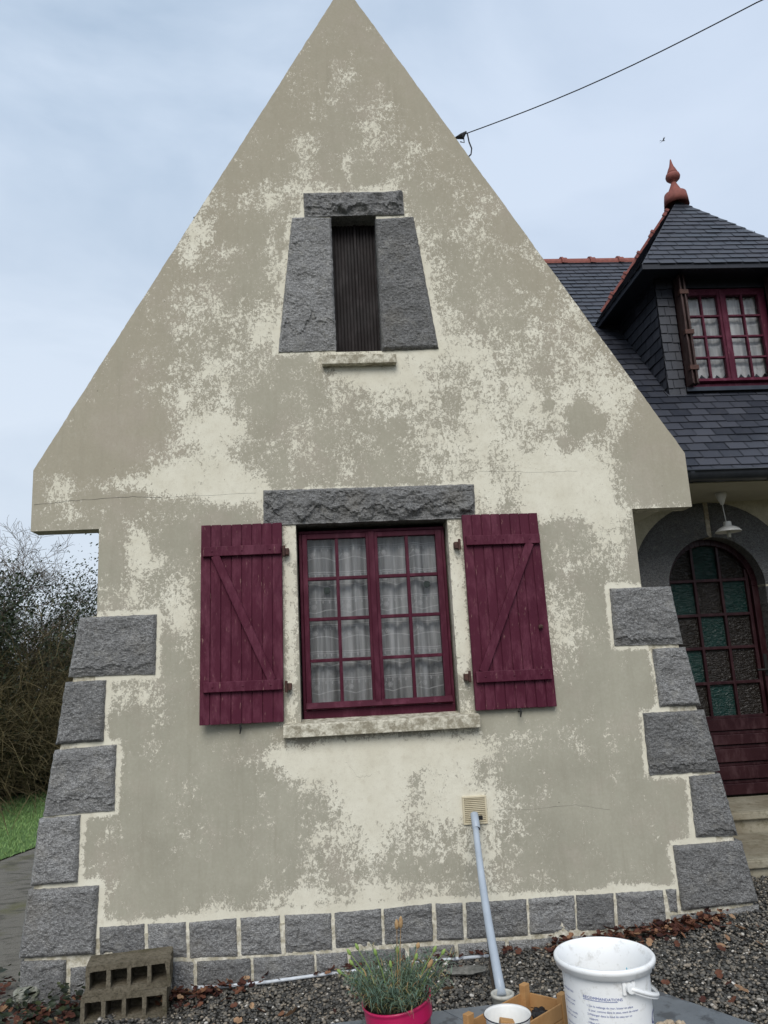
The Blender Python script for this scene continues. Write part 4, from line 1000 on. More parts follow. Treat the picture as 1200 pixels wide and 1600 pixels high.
# ------------------------------------------------------------------ cinder blocks
g = G('old_concrete', .95, .1); c = g.mix(g.rng(g.noise(8, 5, .65), .4, .65), (.20, .175, .13), (.115, .10, .07)); c = g.mix(g.rng(g.noise(70, 4, .7), .45, .65, 0, .7), c, (.06, .05, .035)); c = g.mix(g.rng(g.noise(4, 4), .55, .7, 0, .6), c, (.09, .085, .035))
g.color(c); g.bump(g.noise(90, 5, .75), 1, .012); M['block'] = g.m
def cinder(loc, rz, label, chip):
    t = thing('cinder_block', label, 'concrete block', loc); t.rotation_euler = (0, 0, rz)
    Lb, Hb, Db, w_ = .415, .136, .17, .020
    # built in local space: holes open towards -y
    n = 4; hw = (Lb-w_*(n+1))/n
    bm = bmesh.new(); m = MB()
    xs = [0]; 
    for i in range(n): xs += [xs[-1]+w_, xs[-1]+w_+hw]
    xs.append(Lb); xs = [x-Lb/2 for x in xs]; zs = [0, .026, Hb-.026, Hb]
    vg = [[[bm.verts.new((x+random.uniform(-.001, .001), y, z+random.uniform(-.001, .001))) for x in xs] for z in zs] for y in (0, Db)]
    for j in range(3):
        for i in range(len(xs)-1):
            hole = (j == 1 and i % 2 == 1)
            if not hole:
                bm.faces.new((vg[0][j][i], vg[0][j][i+1], vg[0][j+1][i+1], vg[0][j+1][i]))
            bm.faces.new((vg[1][j][i], vg[1][j+1][i], vg[1][j+1][i+1], vg[1][j][i+1]))
            if hole:
                a = [(j, i), (j, i+1), (j+1, i+1), (j+1, i)]; inner = [bm.verts.new((vg[0][q][p].co.x*.985, Db-.03, vg[0][q][p].co.z)) for q, p in a]
                for s in range(4): q = (s+1) % 4; bm.faces.new((vg[0][a[s][0]][a[s][1]], inner[s], inner[q], vg[0][a[q][0]][a[q][1]]))
                bm.faces.new(inner[::-1])
    for i in range(len(xs)-1):
        bm.faces.new((vg[0][0][i], vg[1][0][i], vg[1][0][i+1], vg[0][0][i+1])); bm.faces.new((vg[0][3][i], vg[0][3][i+1], vg[1][3][i+1], vg[1][3][i]))
    for j in range(3):
        bm.faces.new((vg[0][j][0], vg[0][j+1][0], vg[1][j+1][0], vg[1][j][0])); bm.faces.new((vg[0][j][-1], vg[1][j][-1], vg[1][j+1][-1], vg[0][j+1][-1]))
    bmesh.ops.subdivide_edges(bm, edges=[e for e in bm.edges if e.calc_length() > .05], cuts=4, use_grid_fill=True)
    for v in bm.verts:
        q = Vector(v.co)*55+Vector((chip, 0, 0)); v.co += Vector((noise.noise(q), noise.noise(q+Vector((5, 5, 5))), noise.noise(q+Vector((9, 1, 2)))))*.0022
        if v.co.x > Lb/2-.03 and chip > 1: v.co.x -= .014*(.4+noise.noise(q*.3)); 
    me = bpy.data.meshes.new('block_body'); bm.to_mesh(me); bm.free(); me.materials.append(M['block'])
    o = bpy.data.objects.new('block_body', me); C.objects.link(o); o.parent = t
BLZ = -.03
pb = fz(193, 1599, BLZ)
cinder((pb.x, pb.y, BLZ), R_(5), 'lower of the two stacked hollow concrete blocks by the left plinth', .3)
cinder((pb.x+.020, pb.y+.012, BLZ+.137), R_(8), 'upper concrete block with four holes, stacked on the other one', 2.2)

# ------------------------------------------------------------------ leaning pipe, socket, stick
g = m_flat('grey_blue_pvc', (.36, .41, .47), .4, (.30, .345, .40), 6, .4, b=0)
b0 = fz(784, 1556, .17); top = fy(741, 1272, -.06)
pp = thing('plastic_pipe', 'long grey-blue plastic pipe leaning on the wall below the vent', 'pipe', tuple(b0))
d = top-b0; mb = MB(); n = 16
mb.tube([b0+d*t+Vector((-.012, 0, 0))*math.sin(t*math.pi) for t in np.linspace(0, .93, 12)], np.linspace(.0225, .0165, 12), 20); obj('pipe_tube', mb, g, pp, smooth=True)
u = d.normalized(); q = u.to_track_quat('Z', 'Y').to_matrix(); mb = MB()
mb.lathe([(.0188, -.10), (.022, -.098), (.0225, -.002), (.021, .0), (.018, 0), (.017, -.09)], top, 20, q); obj('coupling', mb, g, pp, smooth=True)
mb = MB(); mb.box((top.x+.02, top.y-.01, top.z-.03), (top.x+.045, top.y+.01, top.z-.01)); obj('clip', mb, M['iron'], pp)
gw_ = m_flat('dirty_white_pvc', (.50, .50, .46), .5, (.34, .33, .29), 30)
sc_ = fz(785, 1553, .19)
mb = MB(); mb.lathe([(.046, -.26), (.046, -.01), (.052, -.008), (.052, .004), (.044, .006), (.040, 0), (.040, -.2)], (sc_.x, sc_.y, sc_.z), 24)
tag(obj('pipe_sleeve', mb, gw_, loc=(sc_.x, sc_.y, .0), smooth=True), 'short dirty white plastic sleeve holding the foot of the leaning pipe', 'pipe sleeve')
a = fz(780, 1552, .17)+Vector((-.02, .012, 0)); b = fy(761, 1442, a.y+.25); mb = MB()
mb.tube([a+(b-a)*t+Vector((random.uniform(-.003, .003), 0, random.uniform(-.003, .003))) for t in np.linspace(0, 1, 9)], [.011, .013, .012, .013, .011, .010, .009, .008, .004], 7)
tag(obj('stick', mb, m_flat('dark_bark', (.028, .022, .018), .9, (.05, .04, .03), 60, b=.8), loc=tuple(a)), 'dark weathered stick standing behind the plastic pipe', 'stick')

# ------------------------------------------------------------------ slate-topped low table with its things
TZ = .34
cA = fz(1008, 1541, TZ); cB = fz(530, 1597, TZ); cC = fz(1180, 1599, TZ)
uL = (cB-cA).normalized(); uR = (cC-cA).normalized()
tb = thing('slate_table', 'low garden table with grey slate top in the foreground', 'table', (cA.x+uL.x*.8+uR.x*.5, cA.y+uL.y*.8+uR.y*.5, 0))
g = G('table_slate', .5, .4); n = g.noise(4, 5, .6); c = g.mix(g.rng(n, .35, .65), (.10, .115, .13), (.16, .175, .19)); c = g.mix(g.rng(g.noise(11, 4, .6), .50, .58, 0, .75), c, (.045, .05, .058)); g.color(c); g.rough(g.rng(n, .3, .7, .35, .6)); g.bump(g.noise(60, 4), .25, .004)
tl_ = MB(); Lx, Ly = 1.65, .95; nt_ = 4
for i in range(nt_):
    for j in range(2):
        p = [cA+uL*(Lx*a/nt_+e1_)+uR*(Ly*b/2+e2_) for a, b, e1_, e2_ in ((i, j, .002, .002), (i+1, j, -.002, .002), (i+1, j+1, -.002, -.002), (i, j+1, .002, -.002))]
        k = len(tl_.v); tl_.v += [(q.x, q.y, TZ) for q in p]+[(q.x, q.y, TZ-.022) for q in p]
        for f in ((0,3,2,1),(4,5,6,7),(0,1,5,4),(1,2,6,5),(2,3,7,6),(3,0,4,7)): tl_.f.append(tuple(k+i_ for i_ in f)); tl_.m.append(0)
obj('tabletop', tl_, g.m, tb, bevel=.002)
for a, b in ((.12, .12), (Lx-.12, .12), (.12, Ly-.12), (Lx-.12, Ly-.12)):
    q = cA+uL*a+uR*b; lg = MB(); lg.box((q.x-.04, q.y-.04, -.02), (q.x+.04, q.y+.04, TZ-.024)); obj('leg', lg, M['iron'], tb, bevel=.005)
f_ = MB(); q0, q1, q2, q3 = [cA+uL*a+uR*b for a, b in ((.05, .05), (Lx-.05, .05), (Lx-.05, Ly-.05), (.05, Ly-.05))]
for a, b in ((q0, q1), (q1, q2), (q2, q3), (q3, q0)): f_.tube([(a.x, a.y, TZ-.04), (b.x, b.y, TZ-.04)], .015, 6)
obj('table_frame', f_, M['iron'], tb)

# bucket
bc = Vector((.826, -1.928, TZ)); BH = .355; RT, RB = .150, .128
bk = thing('bucket', 'white plastic bucket with blue printed instructions and hanging handle', 'bucket', tuple(bc))
g = G('white_plastic', .38, .45); c = g.mix(g.rng(g.noise(5, 4), .4, .7), (.80, .81, .81), (.73, .74, .74)); c = g.mix(g.rng(g.noise(28, 5, .7), .56, .70, 0, .5), c, (.42, .40, .36)); g.color(c); WP = g.m
def prof(z): return RB+(RT-.012-RB)*z/BH
mb = MB(); mb.lathe([(.0, .003), (RB-.004, .003), (RB, .008), (RB+.0005, .02), (prof(BH-.06), BH-.06), (prof(BH-.038), BH-.038), (prof(BH-.035), BH-.035), (prof(BH-.034), BH-.034), (RT-.006, BH-.033), (RT+.004, BH-.030), (RT+.005, BH-.018), (RT+.009, BH-.015), (RT+.009, BH-.006), (RT+.005, BH-.001), (RT, BH), (RT-.004, BH-.004), (RT-.008, BH-.012), (RT-.014, BH-.03), (prof(BH-.05)-.004, BH-.06), (prof(BH-.09)-.004, BH-.09), (RB-.003, .03), (RB-.004, .012), (0, .010)], bc, 72); obj('bucket_body', mb, WP, bk, smooth=True)
face = math.atan2(CAM.y-bc.y, CAM.x-bc.x)
def onb(az, z, r=0):   # az>0 = towards image right
    a = face+az; rr = prof(z)+r; return Vector((bc.x+rr*math.cos(a), bc.y+rr*math.sin(a), bc.z+z))
piv = R_(27)
hd = MB(); A = onb(piv, BH-.052, .022); B = onb(piv+math.pi, BH-.052, .022); mid = (A+B)/2; ax = (A-B).normalized(); out_ = Vector((0, 0, 1)).cross(ax) ; rr = (A-B).length/2
if out_.dot(onb(piv+R_(90), .2)-mid) < 0: out_ = -out_
dirv = (out_*math.cos(R_(24))-Vector((0, 0, 1))*math.sin(R_(24)))
pts = [mid+ax*rr*math.cos(t)+dirv*(rr*1.05)*math.sin(t) for t in np.linspace(0, math.pi, 33)]
w1 = [p+Vector((0, 0, .010)) for p in pts]; w2 = [p-Vector((0, 0, .010)) for p in pts]
hd.tube(pts, .0055, 8); hd.quadstrip([p+dirv*.002 for p in w1], [p+dirv*.002 for p in w2]); obj('handle', hd, WP, bk, smooth=True)
for a in (piv, piv+math.pi):
    lg = MB(); p0 = onb(a, BH-.052, 0); p1 = onb(a, BH-.052, .024); lg.tube([p0, p0+(p1-p0)*.98, p1], [.014, .014, .010], 16)
    for da in (-.11, .11): q0_ = onb(a+da, BH-.05, .004); lg.box((q0_.x-.005, q0_.y-.005, q0_.z-.022), (q0_.x+.005, q0_.y+.005, q0_.z+.012))
    obj('handle_boss', lg, WP, bk, smooth=False)
ms = MB()
for az, z in ((R_(68), BH-.03),): q0_ = onb(az, z, .016); ms.box((q0_.x-.003, q0_.y-.006, q0_.z-.008), (q0_.x+.003, q0_.y+.006, q0_.z+.008))
obj('slot', ms, M['iron'], bk)
sp = MB(); a = face+math.pi-.55; rr = prof(BH-.09)-.006
sp.face([(bc.x+rr*math.cos(a+t*.035), bc.y+rr*math.sin(a+t*.035), bc.z+BH-.095+z) for t, z in ((-1, .012), (-.2, -.012), (1, -.006), (.3, .004), (-.4, .018))]); obj('paint_splash', sp, m_flat('blue_paint', (.05, .45, .6), .4), bk)
ink = m_flat('blue_ink', (.035, .07, .30), .5, b=0)
def wrap_text(s, size, az0, z, mat, parent, skew=0, ax_=1.0, name='lettering'):
    cu = bpy.data.curves.new('t', 'FONT'); cu.body = s; cu.size = size; cu.resolution_u = 2; cu.shear = skew
    to = bpy.data.objects.new('t', cu); C.objects.link(to); bpy.context.view_layer.update()
    dg = bpy.context.evaluated_depsgraph_get(); me = bpy.data.meshes.new_from_object(to.evaluated_get(dg))
    bpy.data.objects.remove(to); V = []
    for v in me.vertices:
        x, y = v.co.x*ax_, v.co.y; q = onb(az0+x/RB, z+y, .0012); V.append(tuple(q))
    F = [tuple(p.vertices) for p in me.polygons]; bpy.data.meshes.remove(me); return V, F
def text_block(lines_, size, az0, z0, lh, par):
    mb = MB(); z = z0
    for ln in lines_:
        if ln:
            ind, ln = (0.03, ln[1:]) if ln[0] == '>' else (0, ln)
            V, F = wrap_text(ln, size, az0+ind, z, None, None); k = len(mb.v); mb.v += V; mb.f += [tuple(k+i for i in f) for f in F]; mb.m += [0]*len(F)
        z -= lh
    obj('lettering', mb, ink, par)
text_block(['RECOMMANDATIONS'], .0115, R_(-33), BH-.090, .01, bk)
ln_ = MB(); ln_.quadstrip([onb(R_(-33)+t, BH-.0935, .0012) for t in np.linspace(0, .78, 14)], [onb(R_(-33)+t, BH-.0922, .0012) for t in np.linspace(0, .78, 14)]); obj('rule', ln_, ink, bk)
text_block(['1 Sur le mélange du mur, laisser en place', '  le jour, comme dans le seau, avant de verser', '2 Mélanger dans le fond du seau sur un', '  support.', '3 Bien refermer avec son étui, avec un', '  couvercle hermétique.', '4 Bien utiliser le temps d\'intervention de', '  pose ou de nettoyage.', '5 Ne pas mélanger le produit au mur', '  à l\'aide de produits extérieurs', '6 Pour le support extérieur, mélanger'], .0082, R_(-29), BH-.112, .0118, bk)
text_block(['PREPARATION', '', 'du support, le sol', 'doit être propre', '', 'sain et sec, mouillé', 'la veille, sans eau', '', 'stagnante au mur', 'et sans poussière', 'sur le support'], .0078, R_(-72), BH-.088, .0118, bk)
V, F = wrap_text('O', .052, R_(66), BH-.185, None, None, .3); mb = MB(); mb.v = V; mb.f = F; mb.m = [0]*len(F); obj('lettering', mb, m_flat('dark_blue_ink', (.02, .04, .22), .5, b=0), bk)

# flower pot with a pink (dianthus)
pc = CAM+ray(634, 1556)*2.66
tilt = Matrix.Rotation(R_(-7), 3, 'Y') @ Matrix.Rotation(R_(3), 3, 'X')
PH = pc.z-TZ; pb_ = Vector((pc.x, pc.y, TZ))
pot = thing('potted_plant', 'grey-green carnation plant with buds in a tilted magenta plastic pot', 'potted plant', tuple(pb_))
PR = .121
mb = MB(); S = max(PH, .15)
mb.lathe([(0, 0), (PR*.70, 0), (PR*.74, .006), (PR*.745, .012), (PR*.853, S-.083), (PR*.86, S-.075), (PR*.875, S-.070), (PR*.89, S-.066), (PR*.955, S-.062), (PR*.957, S-.058), (PR*.968, S-.018), (PR*.97, S-.012), (PR*1.0, S-.008), (PR*1.0, S), (PR*.96, S), (PR*.94, S-.01), (PR*.90, S-.05), (PR*.8, .02), (0, .02)], pb_+Vector((-.012, 0, .004)), 48, tilt)
obj('pot', mb, m_flat('magenta_plastic', (.46, .008, .085), .35, (.38, .006, .07), 5, .5, b=0), pot, smooth=True)
top_c = pb_+Vector((-.012, 0, .004))+tilt @ Vector((0, 0, S-.02))
mb = MB(); mb.lathe([(0, 0), (PR*.5, .004), (PR*.92, -.004)], top_c, 24, tilt); obj('soil', mb, m_flat('potting_soil', (.02, .014, .010), .95, (.035, .025, .018), 60, b=1), pot)
V, F, T = [], [], []
def blade(p, d, ln, w_, curl, tn, up=Vector((0, 0, 1))):
    d = d.normalized(); side = d.cross(up).normalized() if abs(d.dot(up)) < .98 else Vector((1, 0, 0)); k = len(V); n = 5
    for i in range(n):
        t = i/(n-1); q = p+d*ln*t+Vector((0, 0, -curl*ln*t*t)); ww = w_*(1-t**2*.92)*.5
        V.append(tuple(q-side*ww)); V.append(tuple(q+side*ww)); T.extend([tn, tn])
    for i in range(n-1): b = k+2*i; F.append((b, b+1, b+3, b+2))
stems = MB()
for s in range(170):
    a = random.uniform(0, 6.28); rr = PR*.85*math.sqrt(random.random()); base = top_c+Vector((rr*math.cos(a), rr*math.sin(a), 0))
    out_d = Vector((math.cos(a), math.sin(a), 0))*(rr/PR)*random.uniform(.5, 1.35); h = random.uniform(.05, .135)*(1.15-.3*rr/PR)
    tip = base+out_d*h*1.0+Vector((random.gauss(0, .01), random.gauss(0, .01), h)); stems.tube([base, base*.45+tip*.55+Vector((0, 0, .01)), tip], [.0016, .0014, .001], 4)
    tn0 = random.random()
    for lv_ in range(5):
        f = .35+.65*lv_/4; p = base*(1-f)+tip*f; a2 = random.uniform(0, 3.14)
        for sg in (0, math.pi, 1.57, 4.71)[:2 if lv_ < 3 else 4]:
            dd = Vector((math.cos(a2+sg), math.sin(a2+sg), random.uniform(.35, 1.3) if lv_ < 4 else random.uniform(.9, 2))); dead = random.random() < (.30 if lv_ < 2 else .09)
            blade(p, dd, random.uniform(.028, .062), random.uniform(.0022, .0038), random.uniform(.3, 1.1), .93+.07*random.random() if dead else .1+.75*min(1, max(0, tn0*.6+.4*random.random())))
mb = MB(); mb.v = V; mb.f = F; mb.m = [0]*len(F)
M['dianthus'] = m_tone('dianthus_leaf', [(0, (.045, .075, .055)), (.5, (.10, .155, .115)), (.85, (.16, .21, .12)), (.92, (.22, .24, .10)), (1, (.32, .19, .09))], .55, .25)
obj('foliage', mb, M['dianthus'], pot, attrs={'tone': T}); obj('stem', stems, m_flat('plant_stem', (.09, .12, .06), .7), pot)
bud = m_flat('flower_bud', (.24, .33, .09), .6, (.17, .26, .07), 80); dry = m_flat('dried_flower', (.40, .27, .14), .85, (.26, .15, .07), 60)
def flower(px, py, ln, isdry=False, dep=2.66, px0=None):
    tp = CAM+ray(px, py)*dep; r0 = top_c+Vector(((tp.x-top_c.x)*.35, (tp.y-top_c.y)*.3, 0)); st2 = MB(); st2.tube([r0, r0*.4+tp*.6+Vector((0, 0, .015)), tp], [.0016, .0014, .0012], 5); obj('flower_stem', st2, dry if isdry else bud, pot)
    d_ = (tp-r0).normalized(); q = d_.to_track_quat('Z', 'Y').to_matrix(); b = MB(); r = .0062 if not isdry else .008
    b.lathe([(.001, -.002), (r*.8, .004), (r, ln*.4), (r*.85, ln*.7), (r*.35, ln*.95), (.0005, ln)], tp, 10, q); obj('dried_flower' if isdry else 'flower_bud', b, dry if isdry else bud, pot, smooth=True)
for px, py in ((548, 1492), (560, 1484), (535, 1522), (588, 1493), (611, 1512), (677, 1488), (690, 1492), (649, 1500), (621, 1490), (552, 1508)): flower(px, py, .024)
flower(620, 1452, .034, True); flower(626, 1450, .04, True); flower(669, 1512, .035, True, 2.6); flower(652, 1482, .02, True, 2.7)

# fruit crate with bowl and charcoal
cwd = m_flat('crate_wood', (.42, .24, .10), .75, (.34, .18, .07), 14, b=.3)
A_, B_, C_ = fz(820, 1534, .475), fz(884, 1548, .475), fz(733, 1580, .475)
cr_ = thing('fruit_crate', 'open pale wooden fruit crate with raised corner posts on the table', 'crate', ((B_.x+C_.x)/2, (B_.y+C_.y)/2-.05, TZ))
uS = (C_-A_); uS.z = 0; uS.normalize(); uF = Vector((uS.y, -uS.x, 0)); 
if uF.dot(B_-A_) < 0: uF = -uF
# keep the corner square: one side towards the camera left, the other to the right
wS = max((C_-A_).length+.03, .28); wF = .30 if (B_-A_).length < .2 else (B_-A_).length
dB = (B_-A_); dB.z = 0; LB = dB.length; uB = dB.normalized()
def panel(p0, p1, z0, z1, th, n=2, name='side_board'):
    d_ = (p1-p0).normalized(); nn = Vector((d_.y, -d_.x, 0))*th; m_ = MB(); hgt = (z1-z0)/n
    for i in range(n):
        za, zb = z0+hgt*i+.002, z0+hgt*(i+1)-.002; k = len(m_.v)
        m_.v += [(p.x, p.y, z) for z in (za, zb) for p in (p0, p1, p1+nn, p0+nn)]
        for f in ((0,3,2,1),(4,5,6,7),(0,1,5,4),(1,2,6,5),(2,3,7,6),(3,0,4,7)): m_.f.append(tuple(k+i_ for i_ in f)); m_.m.append(0)
    return obj(name, m_, cwd, cr_, bevel=.001)
a0 = Vector((A_.x, A_.y, 0)); b0_ = a0+uB*LB; c0_ = a0+uS*wS; d0_ = b0_+uS*wS
zt_ = TZ+.105
panel(a0, b0_, TZ+.004, zt_, .006); panel(a0, c0_, TZ+.004, zt_, .006); panel(b0_, d0_, TZ+.004, zt_, .006); panel(c0_, d0_, TZ+.004, zt_, .006)
fl = MB(); fl.v += [(p.x, p.y, z) for z in (TZ+.001, TZ+.008) for p in (a0, b0_, d0_, c0_)]; fl.f += [(0,3,2,1),(4,5,6,7),(0,1,5,4),(1,2,6,5),(2,3,7,6),(3,0,4,7)]; fl.m += [0]*6; obj('bottom', fl, cwd, cr_)
for q_, h_ in ((a0, .030), (b0_, .026), (c0_, .03), (d0_, .03)):
    ps = MB(); q_ = q_+(((a0+d0_)/2-q_).normalized())*.018; ps.box((q_.x-.016, q_.y-.012, TZ+.008), (q_.x+.016, q_.y+.012, zt_+h_), Matrix.Rotation(math.atan2(uS.y, uS.x), 3, 'Z')); obj('corner_post', ps, cwd, cr_, bevel=.002)
lb = MB(); p0, p1 = c0_, d0_; d_ = (p1-p0).normalized(); nn = Vector((d_.y, -d_.x, 0)); 
if nn.dot(uS) < 0: nn = -nn
off_ = nn*.008; lb.face([(p0+off_).to_tuple()[:2]+(TZ+.02,), (p1+off_).to_tuple()[:2]+(TZ+.02,), (p1+off_).to_tuple()[:2]+(zt_-.002,), (p0+off_).to_tuple()[:2]+(zt_-.002,)]); obj('printed_label', lb, m_flat('blue_print', (.03, .16, .33), .5, b=0), cr_)
bwc = CAM+ray(793, 1585)*2.45
bw = MB(); br_ = .074; bz = bwc.z
bh = max(bz-TZ-.012, .05)
bw.lathe([(0, -bh), (br_*.7, -bh), (br_*.80, -bh*.9), (br_*.95, -.01), (br_*1.02, 0), (br_*1.0, .003), (br_*.94, -.004), (br_*.88, -bh*.5), (br_*.75, -bh*.85), (0, -bh*.9)], (bwc.x, bwc.y, bz), 40)
bo = thing('enamel_bowl', 'small white enamel bowl with dark rim standing in the crate', 'bowl', (bwc.x, bwc.y, TZ+.009)); obj('bowl_body', bw, M['white'], bo, smooth=True)
rm = MB(); rm.tube([(bwc.x+br_*1.015*math.cos(t), bwc.y+br_*1.015*math.sin(t), bz+.001) for t in np.linspace(0, 2*math.pi, 41)], .0018, 6); obj('rim', rm, m_flat('dark_rim', (.03, .03, .04), .4), bo)
wb = MB(); q_ = Vector((bwc.x-.012, bwc.y-.035, bz-.012)); wb.box((q_.x-.022, q_.y-.014, q_.z-.02), (q_.x+.022, q_.y+.014, q_.z+.012), Matrix.Rotation(.2, 3, 'Y')); tag(obj('wood_scrap', wb, cwd, loc=tuple(q_), bevel=.002), 'small wood offcut lying in the white bowl', 'wood offcut')
coal = m_flat('charcoal', (.010, .010, .011), .6, (.022, .022, .024), 40, b=.8)
for i, (px, py, s, lab) in enumerate(((838, 1572, .032, 'upright black charcoal lump nearest the crate corner post'), (848, 1584, .040, 'largest black charcoal lump in the crate, beside the bowl'), (866, 1580, .032, 'black charcoal lump at the right of the crate'), (848, 1597, .032, 'black charcoal lump at the lower edge of the crate'))):
    q_ = fz(px, py, TZ+.045); boulder('charcoal_lump', (q_.x, q_.y, TZ+.035+(.012 if i == 0 else 0)), s, s*.8, s*.8, coal, lab, 3+i*1.7)
    bpy.context.scene.collection.objects[-1]['category'] = 'charcoal'
# little pale pebbles / shells at the right behind the bucket foot
q_ = fz(1035, 1598, TZ+.02)
for i in range(3):
    bo_ = boulder('shell', (q_.x+.035*i-.01, q_.y+.012*(i % 2)-.01, TZ+.014), .022-.003*i, .016, .012, m_flat('pale_shell%d' % i, (.45, .38, .28), .7, (.30, .22, .15), 60, b=.6), ['largest pale shell, right beside the white bucket', 'middle pale shell of the three beside the bucket', 'small pale shell farthest from the bucket'][i], 8+i*2.2); bo_['category'] = 'shell'

# ------------------------------------------------------------------ trees at the left
bark = m_flat('bark', (.075, .065, .05), .9, (.045, .038, .028), 12, b=.6, bs=30)
twigm = m_flat('twigs', (.10, .080, .058), .9, (.07, .055, .038), 3, b=0)
ivyT = m_tone('tree_ivy', [(0, (.014, .022, .010)), (.6, (.030, .045, .018)), (1, (.06, .078, .030))], .5, .3)
def tree(base, H, label, ivy=.4, seed=1, spread=.5, twl=5):
    rnd = random.Random(seed); t = thing('bare_tree', label, 'tree', base, 'bare trees along the lawn edge'); b = Vector(base)
    tm, wm_ = MB(), MB(); lv = []
    def grow(p, d, ln, r, lev):
        n = 4; pts = [p]; rs = [r]; q = p; dd = d.copy()
        for i in range(n):
            dd = (dd+Vector((rnd.gauss(0, .24), rnd.gauss(0, .24), rnd.gauss(.02, .14)))).normalized(); q = q+dd*ln/n; pts.append(q); rs.append(max(.0032, r*(1-.45*(i+1)/n)))
        (tm if lev < 2 else wm_).tube(pts, rs, 6 if lev < 2 else 3, caps=False)
        if ivy and lev < 3:
            for _ in range(int(ivy*(110 if lev < 2 else 16))):
                k = rnd.random()*n; i = int(min(k, n-1)); c = pts[i].lerp(pts[i+1], k-i); lv.append(c+Vector((rnd.gauss(0, .13), rnd.gauss(0, .13), rnd.gauss(0, .13))))
        if lev >= twl: return
        m = (6, 5, 4, 4, 4)[lev]
        for i in range(m):
            k = rnd.uniform(.35, 1)*n; i0 = int(min(k, n-1)); c = pts[i0].lerp(pts[i0+1], k-i0)
            a = Vector((rnd.gauss(0, 1), rnd.gauss(0, 1), rnd.gauss(0, .4))); a = (a-dd*a.dot(dd)).normalized()
            grow(c, (dd*rnd.uniform(.5, 1)+a*rnd.uniform(.45, .95)*(1+spread*.3)+Vector((0, 0, .15))).normalized(), ln*rnd.uniform(.5, .74), rs[i0]*rnd.uniform(.4, .6), lev+1)
    grow(b, Vector((rnd.gauss(0, .06), rnd.gauss(0, .06), 1)), H*.42, H*.016, 0)
    obj('trunk', tm, bark, t); obj('crown', wm_, twigm, t)
    if lv:
        V2, F2, T2 = [], [], []
        for c in lv:
            for _ in range(4):
                s = rnd.uniform(.022, .045); a = Vector((rnd.gauss(0, 1), rnd.gauss(0, 1), rnd.gauss(0, 1))).normalized(); u = a.orthogonal().normalized(); v = a.cross(u); o_ = c+Vector((rnd.gauss(0, .08), rnd.gauss(0, .08), rnd.gauss(0, .08))); k = len(V2)
                V2 += [tuple(o_-u*s), tuple(o_-v*s*.7), tuple(o_+u*s), tuple(o_+v*s*.7)]; F2.append((k, k+1, k+2, k+3)); T2 += [rnd.random()]*4
        mb = MB(); mb.v = V2; mb.f = F2; mb.m = [0]*len(F2); obj('ivy', mb, ivyT, t, attrs={'tone': T2})
def base_at(px, Y): q = fy(px, 1100, Y); return (q.x, Y, -.03)
tree(base_at(-8, 9.5), 6.4, 'tall bare tree with thin ivy at the left edge of the photo', .12, 3)
tree(base_at(20, 10.5), 4.2, 'bare tree with a strip of dark ivy up its trunk near the lawn', .7, 11)
tree(base_at(62, 12), 4.3, 'bare brown tree between the two ivy covered trees', .15, 5)
tree(base_at(92, 13.5), 5.0, 'bushy ivy-topped tree rising above the thicket', 1.1, 8)
tree(base_at(140, 15.5), 5.6, 'ivy-clad tree right beside the house wall', 1.1, 14)
tree(base_at(-70, 9), 5.0, 'bare tree just beyond the left edge of the lawn', .3, 21)
tree(base_at(120, 18), 6.2, 'taller bare tree behind the thicket near the wall', .2, 31)
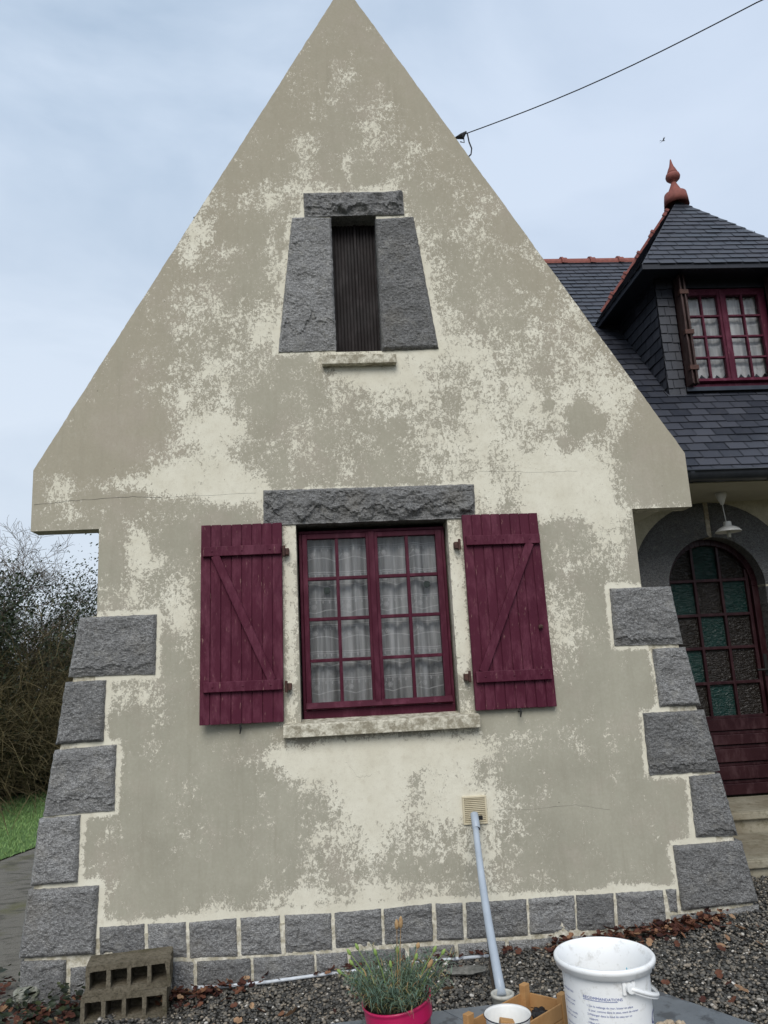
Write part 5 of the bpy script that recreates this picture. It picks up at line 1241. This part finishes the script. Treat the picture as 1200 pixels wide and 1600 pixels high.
# tangled thicket: thin stems and some leaves, one mass
def thicket():
    V, F, T = [], [], []; rnd = random.Random(5)
    def strip(pts, r, tn):
        k = len(V); n = len(pts)
        for i, p in enumerate(pts):
            rr = r*(1-.6*i/n)
            for a in range(3): an = a*2.094; V.append((p.x+rr*math.cos(an), p.y+rr*math.sin(an), p.z+rr*.3*math.sin(an))); T.append(tn)
        for i in range(n-1):
            for a in range(3): b = (a+1) % 3; F.append((k+3*i+a, k+3*i+b, k+3*i+3+b, k+3*i+3+a))
    for s in range(15000):
        y = rnd.uniform(4.5, 21); x = xt(y)-abs(rnd.gauss(0, 1.0))+.1; h = rnd.uniform(1.0, 3.3)*(.75+.35*math.sin(y*1.3+1)**2)
        if s % 2: h *= .7
        p = Vector((x, y, -.03+rnd.uniform(0, .9))); d = Vector((rnd.gauss(.05, .4), rnd.gauss(0, .4), 1)).normalized(); pts = [p]; q = p
        for i in range(6): d = (d+Vector((rnd.gauss(0, .42), rnd.gauss(0, .42), rnd.gauss(-.12, .26)))).normalized(); q = q+d*h/6; pts.append(q)
        strip(pts, rnd.uniform(.0025, .008), rnd.random()*.8)
        for _ in range(3):
            c = pts[rnd.randint(2, 6)]; d2 = Vector((rnd.gauss(0, 1), rnd.gauss(0, 1), rnd.gauss(.1, .7))).normalized(); strip([c, c+d2*.18, c+d2*.34+Vector((0, 0, -.04))], .004, rnd.random()*.9)
    mb = MB(); mb.v = V; mb.f = F; mb.m = [0]*len(F)
    mt = m_tone('thicket_stems', [(0, (.045, .036, .020)), (.5, (.095, .080, .040)), (.8, (.13, .105, .058)), (1, (.17, .145, .09))], .9, .1)
    tag(obj('thicket', mb, mt, attrs={'tone': T}), 'tangled brown thicket of brambles and twigs behind the lawn', 'thicket', kind='stuff')
    V2, F2, T2 = [], [], []
    cl = [(rnd.uniform(4.5, 20), rnd.uniform(.1, 3.4), rnd.uniform(.3, .8)) for _ in range(150)]
    for (cy, cz_, cs) in cl:
        cx = xt(cy)-rnd.uniform(.0, 1.2)
        for _ in range(500):
            o_ = Vector((cx+rnd.gauss(0, cs*.4), cy+rnd.gauss(0, cs*.5), max(.02, cz_+rnd.gauss(0, cs*.55)))); s = rnd.uniform(.015, .035); a = Vector((rnd.gauss(0, 1), rnd.gauss(0, 1), rnd.gauss(0, 1))).normalized(); u = a.orthogonal().normalized(); v = a.cross(u); k = len(V2)
            V2 += [tuple(o_-u*s), tuple(o_-v*s*.6), tuple(o_+u*s), tuple(o_+v*s*.6)]; F2.append((k, k+1, k+2, k+3)); T2 += [rnd.random()*.7]*4
    mb = MB(); mb.v = V2; mb.f = F2; mb.m = [0]*len(F2)
    tag(obj('ivy_undergrowth', mb, ivyT, attrs={'tone': T2}), 'dark ivy leaves scattered through the brown thicket', 'ivy', kind='stuff')
thicket()
# grass blades on the lawn
V, F, T = [], [], []
for _ in range(26000):
    y = random.uniform(1.5, 13); x0_, x1_ = xt(y), xb(y); x = random.uniform(x0_-.1, x1_+.03)
    if y < 3 and random.random() < .5: continue
    h = random.uniform(.02, .05); a = random.uniform(0, 6.28); w_ = .004+.0006*y; k = len(V); z = float(gz(x, y))+.01
    V += [(x-w_*math.cos(a), y-w_*math.sin(a), z), (x+w_*math.cos(a), y+w_*math.sin(a), z), (x+random.gauss(0, .015), y+random.gauss(0, .015), z+h)]; F.append((k, k+1, k+2)); T += [random.random()]*3
mb = MB(); mb.v = V; mb.f = F; mb.m = [0]*len(F)
tag(obj('grass', mb, m_tone('grass_blades', [(0, (.13, .22, .07)), (.7, (.19, .31, .11)), (1, (.25, .34, .14))], .7, .2), attrs={'tone': T}), 'short green grass of the lawn at the left', 'grass', kind='stuff')
